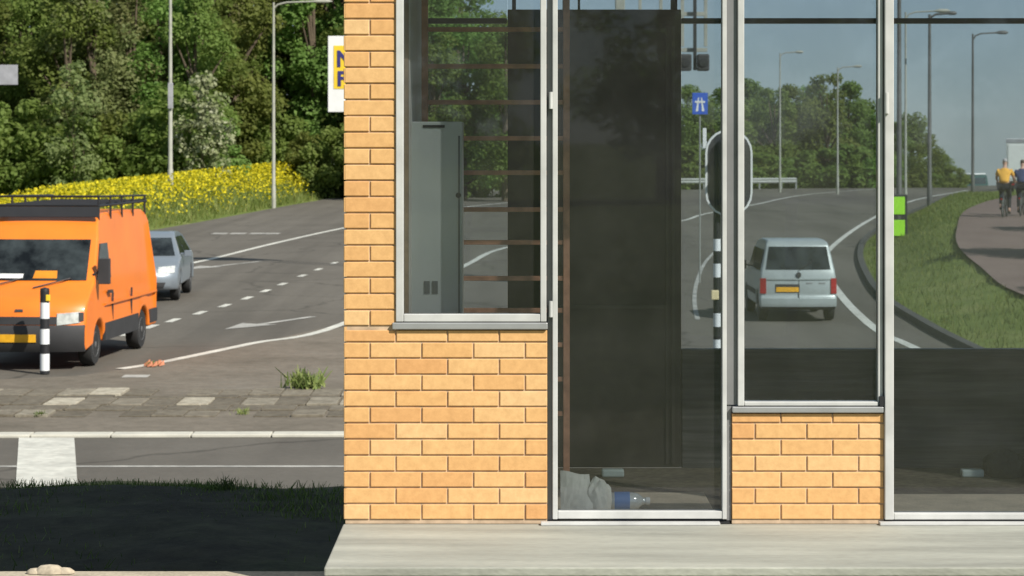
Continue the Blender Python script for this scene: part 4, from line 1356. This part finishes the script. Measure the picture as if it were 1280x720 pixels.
# ------------------------------------------------------------------ cyclists
def skin_mesh(name, verts, edges, radii, m, parent, sub=2):
    me = bpy.data.meshes.new(name); me.from_pydata(verts, edges, [])
    o = bpy.data.objects.new(name, me); COL.objects.link(o)
    md = o.modifiers.new('s', 'SKIN')
    for v, r in zip(me.skin_vertices[0].data, radii):
        v.radius = r if isinstance(r, tuple) else (r, r)
    me.skin_vertices[0].data[0].use_root = True
    o.modifiers.new('u', 'SUBSURF').levels = sub
    dg = bpy.context.evaluated_depsgraph_get()
    nm = bpy.data.meshes.new_from_object(o.evaluated_get(dg))
    bpy.data.objects.remove(o)
    nm.name = name
    nm.materials.clear(); nm.materials.append(m)
    nm.polygons.foreach_set('use_smooth', [True] * len(nm.polygons))
    q = bpy.data.objects.new(name, nm); COL.objects.link(q)
    q.parent = parent
    return q


def cyclist(x, y, z, shirt, label, phase, sc_, rz, hairm, blabel):
    bk = empty('bicycle', (x, y, z), rz, sc_)
    tag(bk, blabel, 'bicycle', None)
    for yy in (.54, -.54):
        mb = MB()
        n1, n2 = 28, 8
        v = [((.018 * math.cos(2 * math.pi * b / n2)), (.335 + .018 * math.sin(2 * math.pi * b / n2)) * math.cos(2 * math.pi * a / n1), (.335 + .018 * math.sin(2 * math.pi * b / n2)) * math.sin(2 * math.pi * a / n1)) for a in range(n1) for b in range(n2)]
        f = [(a * n2 + b, a * n2 + (b + 1) % n2, ((a + 1) % n1) * n2 + (b + 1) % n2, ((a + 1) % n1) * n2 + b) for a in range(n1) for b in range(n2)]
        mb.add(v, f); w_ = mb.build('wheel', M['rubber'], bk, smooth=60); w_.location = (0, yy, .353)
        mb = MB()
        for k in range(12):
            q = math.pi * 2 * k / 12
            mb.tube([(0, 0, 0), (0, .32 * math.cos(q), .32 * math.sin(q))], .003, 4)
        mb.tube([(-.05, 0, 0), (.05, 0, 0)], .02, 8)
        mb.build('spokes', M['chrome'], w_)
    mb = MB()
    bb_, st, hd_, ra, fa = (0, -.06, .30), (0, -.20, .80), (0, .36, .86), (0, -.54, .353), (0, .54, .353)
    for a, b in ((bb_, st), (bb_, hd_), (st, hd_), (bb_, ra), (st, ra), (hd_, fa), (hd_, (0, .33, 1.0)), (st, (0, -.22, .90))):
        mb.tube([a, b], .018, 8)
    mb.build('frame', M['steel_dark'], bk, smooth=50)
    mb = MB(); mb.tube([(-.27, .30, 1.06), (-.2, .36, 1.04), (0, .34, 1.02), (.2, .36, 1.04), (.27, .30, 1.06)], .014, 8); mb.build('handlebar', M['black'], bk, smooth=50)
    mb = MB(); mb.tube([(0, -.36, .93), (0, -.25, .93), (0, -.08, .93)], [.075, .07, .02], 10); mb.build('saddle', M['black'], bk, smooth=50)
    mb = MB(); mb.box(-.03, .03, -.90, -.88, .55, .62); mb.build('rear_light', M['redlens'], bk)
    mb = MB(); mb.tube([(0, -.54, .72), (0, -.90, .60)], .05, 4); mb.build('mudguard', M['black'], bk)
    p = empty('person', (x, y, z), rz, sc_)
    tag(p, label, 'person')
    kl, kr = (.20, .74), (.16, .62)
    if phase: kl, kr = kr, kl
    V, E, Rd = [], [], []

    def nv(c, r, par=None):
        V.append(c); Rd.append(r)
        if par is not None: E.append((par, len(V) - 1))
        return len(V) - 1
    hip = nv((0, -.24, 1.00), (.15, .12)); wa = nv((0, -.18, 1.16), (.13, .10), hip); ch = nv((0, -.06, 1.36), (.165, .11), wa); up = nv((0, .0, 1.48), (.10, .08), ch)
    nk = nv((0, .04, 1.56), .052, up); hd2 = nv((0, .07, 1.66), (.078, .09), nk); top = nv((0, .07, 1.75), (.07, .08), hd2)
    for sd in (-1, 1):
        sh = nv((sd * .18, .0, 1.43), .062, ch); el = nv((sd * .27, .10, 1.20), .042, sh); wr_ = nv((sd * .25, .29, 1.09), .03, el); nv((sd * .25, .33, 1.08), (.042, .022), wr_)
        ky, kz = (kl if sd < 0 else kr)
        th = nv((sd * .10, -.17, .96), .095, hip); kn = nv((sd * .12, ky + .04, kz), .06, th)
        an = nv((sd * .13, ky - .16, kz - .42), .038, kn); nv((sd * .13, ky - .02, kz - .47), (.042, .032), an)
    body = skin_mesh('body', V, E, Rd, M['skin'], p)
    # fingers closed over the grips and thumbs under them, joined to the body mesh
    fm = MB()
    for sd in (-1, 1):
        for k, ln in enumerate((.055, .062, .058, .048)):
            x0 = sd * (.222 + .019 * k)
            fm.tube([(x0, .33, 1.085), (x0, .33 + ln * .6, 1.075), (x0, .33 + ln * .65, 1.045), (x0, .34, 1.035)], [.010, .009, .008, .006], 6)
        fm.tube([(sd * .222, .32, 1.075), (sd * .20, .34, 1.05), (sd * .205, .355, 1.03)], [.011, .010, .007], 6)
    bm = bmesh.new(); bm.from_mesh(body.data)
    tmp = bpy.data.meshes.new('t'); tmp.from_pydata(fm.v, [], fm.f); bm.from_mesh(tmp); bm.to_mesh(body.data); bm.free(); bpy.data.meshes.remove(tmp)
    # shirt
    V, E, Rd = [], [], []
    hip = nv((0, -.24, 1.02), (.175, .145)); wa = nv((0, -.19, 1.16), (.165, .13), hip); ch = nv((0, -.06, 1.36), (.19, .13), wa); up = nv((0, .0, 1.49), (.10, .08), ch)
    for sd in (-1, 1):
        sh = nv((sd * .185, .0, 1.43), .08, ch); nv((sd * .255, .07, 1.26), .065, sh)
    skin_mesh('shirt', V, E, Rd, shirt, p)
    V, E, Rd = [], [], []
    hip = nv((0, -.25, .98), (.165, .13))
    for sd in (-1, 1):
        ky, kz = (kl if sd < 0 else kr)
        th = nv((sd * .11, -.17, .95), .11, hip); kn = nv((sd * .12, ky + .03, kz), .078, th); nv((sd * .13, ky - .14, kz - .36), .052, kn)
    skin_mesh('trousers', V, E, Rd, M['dark_cloth'], p)
    V, E, Rd = [], [], []
    a = nv((0, .03, 1.67), (.082, .085)); b = nv((0, .055, 1.75), (.082, .09), a); nv((0, .08, 1.79), (.06, .07), b)
    skin_mesh('hair', V, E, Rd, hairm, p)
    mb = MB()
    for sd in (-1, 1): mb.lathe([(.001, 0), (.022, .004), (.03, .012), (.001, .02)], 'x', 10, c=(sd * .085, .075, 1.66))
    mb.build('ear', M['skin'], p, smooth=60)
    for sd in (-1, 1):
        ky, kz = (kl if sd < 0 else kr)
        mb = MB(); mb.tube([(sd * .13, ky - .20, kz - .475), (sd * .13, ky - .05, kz - .49), (sd * .13, ky + .06, kz - .50)], [.035, .045, .03], 10); mb.build('shoe', M['black'], p, smooth=60)
    return p


yc = 81.0
zc_ = ZR + float(bank_top(np.array([yc]))[0]) + .075
cyclist((1256 - 640) * yc / F, yc, zc_, M['shirt_yellow'], 'person in yellow shirt and dark trousers cycling away on the red path', 0, 1.10, R(-18), M['helmet'], 'bicycle ridden by the person in the yellow shirt')
cyclist((1278 - 640) * (yc + 1) / F, yc + 1.0, zc_ + .01, M['shirt_blue'], 'person in dark blue top cycling away at the right edge', 1, 1.07, R(-18), M['hair'], 'bicycle ridden by the person in the dark blue top')


# ------------------------------------------------------------------ trees
def tree_mesh(seed, H, rad, n, m, low=0.12, leaf=(.22, .40), toneb=.5, nclump=46):
    r_ = np.random.default_rng(seed)
    cl = []
    for k in range(nclump):
        t = r_.uniform(low, .97)
        prof = math.sin(math.pi * min(1, (t - low) / (1 - low) * .80 + .17)) ** .7
        a = r_.uniform(0, 2 * math.pi)
        d = rad * prof * math.sqrt(r_.uniform(.1, 1)) * .85
        cl.append((d * math.cos(a), d * math.sin(a), t * H, r_.uniform(.32, .62) * rad * (.55 + .45 * prof) * .75, r_.uniform(-.25, .25)))
    cl = np.array(cl)
    w = cl[:, 3] ** 2; w /= w.sum()
    idx = r_.choice(len(cl), n, p=w)
    dirs = r_.normal(size=(n, 3)); dirs /= np.linalg.norm(dirs, axis=1)[:, None]
    rr = r_.uniform(.35, 1.08, n) ** .6
    c = cl[idx, :3] + dirs * (cl[idx, 3] * rr)[:, None] * np.array([1, 1, .8])
    c[:, 2] = np.maximum(c[:, 2], .15)
    tone = toneb + cl[idx, 4] * .9 + r_.normal(size=n) * .13
    return c, r_.uniform(leaf[0], leaf[1], n), tone, cl, dirs


def make_tree(name, seed, H, rad, n, m, loc, label, cat, group, trunk=True, **kw):
    global rng
    o = empty(name, loc)
    tag(o, label, cat, group)
    c, s, t, cl, dirs = tree_mesh(seed, H, rad, n, m, **kw)
    quads('crown' if trunk else 'foliage', c, s, m, t, o, face=dirs)
    mb = MB()
    r0 = .022 * H if trunk else .03
    mb.tube([(0, 0, -.3), (.05, .02, H * .25), (-.05, .05, H * .55), (0, 0, H * .85)], [r0, r0 * .8, r0 * .5, r0 * .15], 8)
    for k in range(0, len(cl), 5):
        q = cl[k]
        z0 = min(q[2] * .6, H * .5)
        mb.tube([(0, 0, z0), (q[0] * .5, q[1] * .5, (z0 + q[2]) / 2 + .2), (q[0], q[1], q[2])], [r0 * .45, r0 * .3, r0 * .1], 6)
    mb.build('trunk' if trunk else 'stem', M['bark'], o, smooth=60)
    return o


protos = []
spec = [(11, 16.5, 3.6, 10500, 'leaf'), (12, 15.0, 3.3, 9500, 'leaf'), (13, 17.5, 3.8, 10500, 'leaf_olive'), (14, 14.0, 3.0, 9000, 'leaf'), (15, 16.0, 3.4, 9500, 'leaf')]
LG = 'trees of the dense wood behind the flowers'
LL = 'tall leafy green tree in the dense wood behind the flower bank'
RGp = 'trees beyond the guard rail'
RL = 'bushy green tree in the row beyond the guard rail'
wood = []
for k in range(17):                                          # front row and second row, left
    px = -45 + k * 42 + random.uniform(-8, 8)
    D = 149 + random.uniform(-4, 5) + (2 if k % 2 else 0)
    wood.append((px, D, random.choice([0, 1, 3, 4, 2 if px < 260 else 0]), random.uniform(.72, .92)))
for k in range(15):
    px = -30 + k * 46 + random.uniform(-10, 10)
    wood.append((px, 158 + random.uniform(-3, 4), random.randrange(5), random.uniform(1.0, 1.2)))
for k in range(12):
    px = -30 + k * 52 + random.uniform(-10, 10)
    wood.append((px, 168 + random.uniform(-3, 4), random.randrange(5), random.uniform(1.2, 1.4)))
PT = {}
for px, D, k, sc_ in wood:
    if 290 < px < 520: D += 17 if D < 156 else 10
    if px > 585 and D > 152: sc_ *= .78
    if px > 560: sc_ = min(sc_, .95)
    X = (px - 640) * D / F
    loc = (X, D, hz(X, D))
    if k not in PT:
        seed, H, rad, n, m = spec[k]
        o = make_tree('broadleaf_tree', seed, H, rad, n, M[m], loc, LL, 'tree', LG)
        PT[k] = o
    else:
        o = copy_tree(PT[k]); o.location = loc
    if spec[k][4] == 'leaf_olive':
        o['label'] = 'tall olive brown tree in the dense wood behind the flower bank'
    o.rotation_euler = (0, 0, random.uniform(0, 6.28)); o.scale = (sc_, sc_, sc_ * random.uniform(.92, 1.08))
for k in range(11):                                          # added unseen trees behind the camera, darkening the sky reflection in the glass
    o = copy_tree(PT[k % 2]); X = -34 + k * 6.5
    o.location = (X, -58 - 3 * (k % 3), hz(X, -58)); o.rotation_euler = (0, 0, k * 1.1)
    o['label'] = 'added tall tree behind the camera, darkening the reflection in the glass'; o['group'] = 'added trees behind the camera'
# right row beyond the guard rail: tops read off the photograph
right = [(842, 112), (862, 105), (884, 118), (906, 108), (932, 97), (950, 103), (968, 108), (990, 104), (1012, 100), (1034, 90), (1058, 100), (1078, 118), (1098, 140), (1120, 150), (1140, 136), (1160, 166), (1178, 192), (1194, 214)]
rp_ = None
rprot = {}
for i, (px, top) in enumerate(right):
    D = 192 + (i % 3) * 6 + max(0, px - 1080) * .10
    X = (px - 640) * D / F
    z = hz(X, D)
    H = EYE - (top - HY) * D / F - z
    k = i % 3
    if k not in rprot:
        o = make_tree('bushy_tree', 40 + k, 10.0, 2.9, 6500, M['leaf'], (X, D, z), RL, 'tree', RGp, low=.03)
        rprot[k] = o
    else:
        o = copy_tree(rprot[k]); o.location = (X, D, z)
    o.rotation_euler = (0, 0, random.uniform(0, 6.28))
    s2 = H / 10.2
    o.scale = (max(.55, min(1.0, s2)), max(.55, min(1.0, s2)), s2)
for X_, D_, k_ in ((17.6, 60.5, .66), (16.9, 49.5, .60), (21.0, 70.0, .66)):
    o = copy_tree(rprot[1]); o.location = (X_, D_, hz(X_, D_)); o.scale = (k_, k_, k_)
    o['label'] = 'small leafy tree right of the cycle path, its shade lying across the red path'; o['group'] = 'trees right of the cycle path'
bprot = None
BL_ = 'low green bush at the foot of the trees beyond the guard rail'
for i in range(20):
    px = 845 + i * 18 + random.uniform(-5, 5)
    D = 187 + random.uniform(0, 3)
    X = (px - 640) * D / F
    loc = (X, D, hz(X, D) - .2)
    if bprot is None:
        bprot = o = make_tree('bush', 60, 3.6, 1.9, 2600, M['leaf'], loc, BL_, 'bush', 'bushes beyond the guard rail', trunk=False, low=.0, nclump=20)
    else:
        o = copy_tree(bprot); o.location = loc
    k = random.uniform(.75, 1.15) * (1 if px < 1100 else .6)
    o.rotation_euler = (0, 0, random.uniform(0, 6)); o.scale = (k * 1.2, k * 1.2, k)
# shrubs at the front of the left wood
bp2 = None
SL = 'green shrub at the edge of the wood just above the yellow flowers'
for i in range(20):
    px = -20 + i * 33 + random.uniform(-9, 9)
    D = 141 + random.uniform(-2, 3) + (24 if 290 < px <= 345 else 14 if px > 345 else 0)
    X = (px - 640) * D / F
    loc = (X, D, hz(X, D) - .2)
    if bp2 is None:
        bp2 = o = make_tree('shrub', 70, 5.2, 2.3, 4200, M['leaf'], loc, SL, 'shrub', 'shrubs at the edge of the wood', trunk=False, low=.0, nclump=26)
    else:
        o = copy_tree(bp2); o.location = loc
    k = random.uniform(.7, 1.2)
    o.rotation_euler = (0, 0, random.uniform(0, 6)); o.scale = (k, k, k)
D = 138.5
for px, py, H, rd, lab in ((252, 232, 6.6, 1.7, 'pale blossoming shrub beside the nearer lamp post'), (92, 232, 8.2, 1.7, 'pale blossoming tall shrub in the wood at left')):
    X = (px - 640) * D / F
    make_tree('blossoming_shrub', int(px), H, rd, 2300 if px > 200 else 1500, M['leaf_blossom'] if px > 200 else M['leaf_olive'], (X, D, hz(X, D)), lab if px > 200 else 'olive grey tall shrub at the wood edge above the orange van', 'shrub', None, trunk=False, low=.02, leaf=(.2, .36))

# ------------------------------------------------------------------ flowers, grass, weeds
n = 230000
fx = rng.uniform(-48, -6.0, n); fy = rng.uniform(84, 167, n)
d = seg_dist(fx, fy, FAR_EDGE); ok = (~inside(fx, fy, ROAD_POLY)) & (d > 0.4) & (d < 12) & (fy > 84)
fx, fy, d = fx[ok], fy[ok], d[ok]
pxs = 640 + fx * F / fy
patch = np.sin(fx * .9 + 1.3 * np.sin(fy * .23)) + np.sin(fy * .41 + fx * .3)
dens = np.clip((396 - pxs) / 22, 0, 1) * np.clip((d - .3) / 2.8, 0.03, 1) ** 1.3
keep = rng.uniform(size=len(fx)) < dens * np.clip(.85 + .2 * patch, .45, 1)
fx, fy = fx[keep], fy[keep]
fz = height(fx, fy) + rng.uniform(.2, 1.1, len(fx)) * np.interp(fx, [-22, -16], [.75, 1])
o = quads('flower_field', np.stack([fx, fy, fz], 1), rng.uniform(.09, .20, len(fx)), M['flower'], np.clip(rng.normal(.64, .27, len(fx)), 0, 1))
tag(o, 'bank of yellow flowering rapeseed below the wood', 'flowers', kind='stuff')


def blades(name, n, xr, yr, cond, size, m, tone, label, cat, lean=.35, aspect=.10):
    x = rng.uniform(*xr, n); y = rng.uniform(*yr, n)
    k = cond(x, y)
    x, y = x[k], y[k]
    z = height(x, y) if name != 'shaded_grass' else np.full(len(x), -.60)
    o = quads(name, np.stack([x, y, z - .01], 1), rng.uniform(size[0], size[1], len(x)), m, np.clip(rng.normal(tone, .25, len(x)), 0, 1), up=lean, aspect=aspect)
    return tag(o, label, cat, kind='stuff')


pathx = lambda y: np.interp(y, [p[1] for p in PATH_L], [p[0] for p in PATH_L])
kerbx = lambda y: np.interp(y, [p[1] for p in KERB], [p[0] for p in KERB])
blades('bank_grass', 160000, (7.9, 40), (38, 128), lambda x, y: (x > kerbx(y) + .25) & ((x < pathx(y) - .05) | (x > pathx(y) + PATH_W + .05)) & (x < kerbx(y) + 13), (.05, .14), M['blade'], .5, 'rough green grass on the bank beside the cycle path', 'grass')
blades('tall_grass', 110000, (-50, 8), (84, 180), lambda x, y: (~inside(x, y, ROAD_POLY)) & (seg_dist(x, y, FAR_EDGE) < 12) & (seg_dist(x, y, FAR_EDGE) > .3), (.18, .55), M['blade'], .5, 'tall green grass between road edge and wood', 'grass', .4, .07)
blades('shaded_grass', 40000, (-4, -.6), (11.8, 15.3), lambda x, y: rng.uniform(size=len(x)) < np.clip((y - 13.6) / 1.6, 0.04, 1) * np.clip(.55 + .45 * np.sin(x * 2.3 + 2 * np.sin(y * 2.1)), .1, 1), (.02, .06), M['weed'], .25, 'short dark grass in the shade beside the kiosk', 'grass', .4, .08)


def weed(x, y, z, n, h, label, cat='weed', tone=.5):
    n = int(n * 2.2)
    c = np.stack([rng.normal(x, h * .42, n), rng.normal(y, h * .4, n), np.full(n, z) + np.abs(rng.normal(0, h * .22, n))], 1)
    o = quads('weed', c, rng.uniform(h * .25, h * .7, n), M['weed'], np.clip(rng.normal(tone, .25, n), 0, 1), up=.5, aspect=.10)
    return tag(o, label, cat)


def at(px, py, z):
    return P(px, py, z)


x, y = P(381, 488); weed(x, y, ZR + .01, 150, .30, 'bushy green weed growing on the median by the stone band', tone=.75)
x, y = P(303, 519); weed(x, y, ZR + .01, 40, .10, 'small yellowish weed in the stone band', tone=.95)
x, y = P(190, 459); weed(x, y, ZR + .01, 60, .10, 'small green weed beside the red litter on the median', tone=.6)
x, y = P(50, 522); weed(x, y, ZR + .01, 60, .09, 'flat weed at the left end of the stone band', tone=.6)
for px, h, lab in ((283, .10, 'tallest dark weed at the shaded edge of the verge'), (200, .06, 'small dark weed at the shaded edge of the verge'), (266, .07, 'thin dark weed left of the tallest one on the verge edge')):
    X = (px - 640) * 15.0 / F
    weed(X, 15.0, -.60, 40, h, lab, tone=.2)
x, y = P(190, 459)
mb = MB()
for k in range(7):
    a = random.uniform(-.16, .16); b = random.uniform(-.2, .2)
    mb.add([(x + a, y + b, ZR + .015), (x + a + .09, y + b + .02, ZR + .04), (x + a + .07, y + b + .10, ZR + .11), (x + a - .02, y + b + .1, ZR + .04)], [(0, 1, 2, 3)])
o = mb.build('litter', M['redbit'], fix=False)
tag(o, 'scrap of red and orange plastic litter on the median verge', 'litter')

# ------------------------------------------------------------------ light, sky, camera
EL, AZ = R(40), R(135)           # sun behind the camera on the right
w = bpy.data.worlds.new('World')
SC.world = w
w.use_nodes = True
nt = w.node_tree
sky = nt.nodes.new('ShaderNodeTexSky')
sky.sky_type = 'NISHITA'
sky.sun_disc = False
sky.sun_elevation = EL
sky.sun_rotation = AZ
sky.air_density, sky.dust_density, sky.ozone_density = 1.0, 0.6, 2.2
sky.altitude = 1800
mixn = nt.nodes.new('ShaderNodeMix')
mixn.data_type = 'RGBA'
mixn.inputs[0].default_value = 0.62            # thin even summer haze over the clear sky
mixn.inputs[7].default_value = (3.7, 4.6, 5.2, 1)
nt.links.new(sky.outputs[0], mixn.inputs[6])
nt.links.new(mixn.outputs[2], nt.nodes['Background'].inputs['Color'])
nt.nodes['Background'].inputs['Strength'].default_value = 0.07
sun = bpy.data.lights.new('sun', 'SUN')
sun.energy = 4.6
sun.angle = R(0.53)
sun.color = (1.0, 0.95, 0.86)
so = bpy.data.objects.new('sun', sun)
COL.objects.link(so)
dirv = Vector((math.cos(EL) * math.sin(AZ), math.cos(EL) * math.cos(AZ), math.sin(EL)))
so.rotation_euler = dirv.to_track_quat('Z', 'Y').to_euler()
so.location = dirv * 60

cam = bpy.data.cameras.new('camera')
cam.sensor_width = 36
cam.lens = F / 1280 * 36
cam.shift_y = -(360 - HY) / 1280
cam.clip_start, cam.clip_end = 0.1, 8000
cam.dof.use_dof = True
cam.dof.focus_distance = 10.5
cam.dof.aperture_fstop = 10
co = bpy.data.objects.new('camera', cam)
COL.objects.link(co)
co.location = (0, 0, EYE)
co.rotation_euler = (R(90), 0, 0)
SC.camera = co
SC.view_settings.view_transform = 'Standard'
SC.view_settings.look = 'None'
SC.view_settings.gamma = 1
SC.view_settings.exposure = 0.45
SC.render.engine = 'CYCLES'
SC.cycles.transparent_max_bounces = 24
SC.cycles.max_bounces = 8
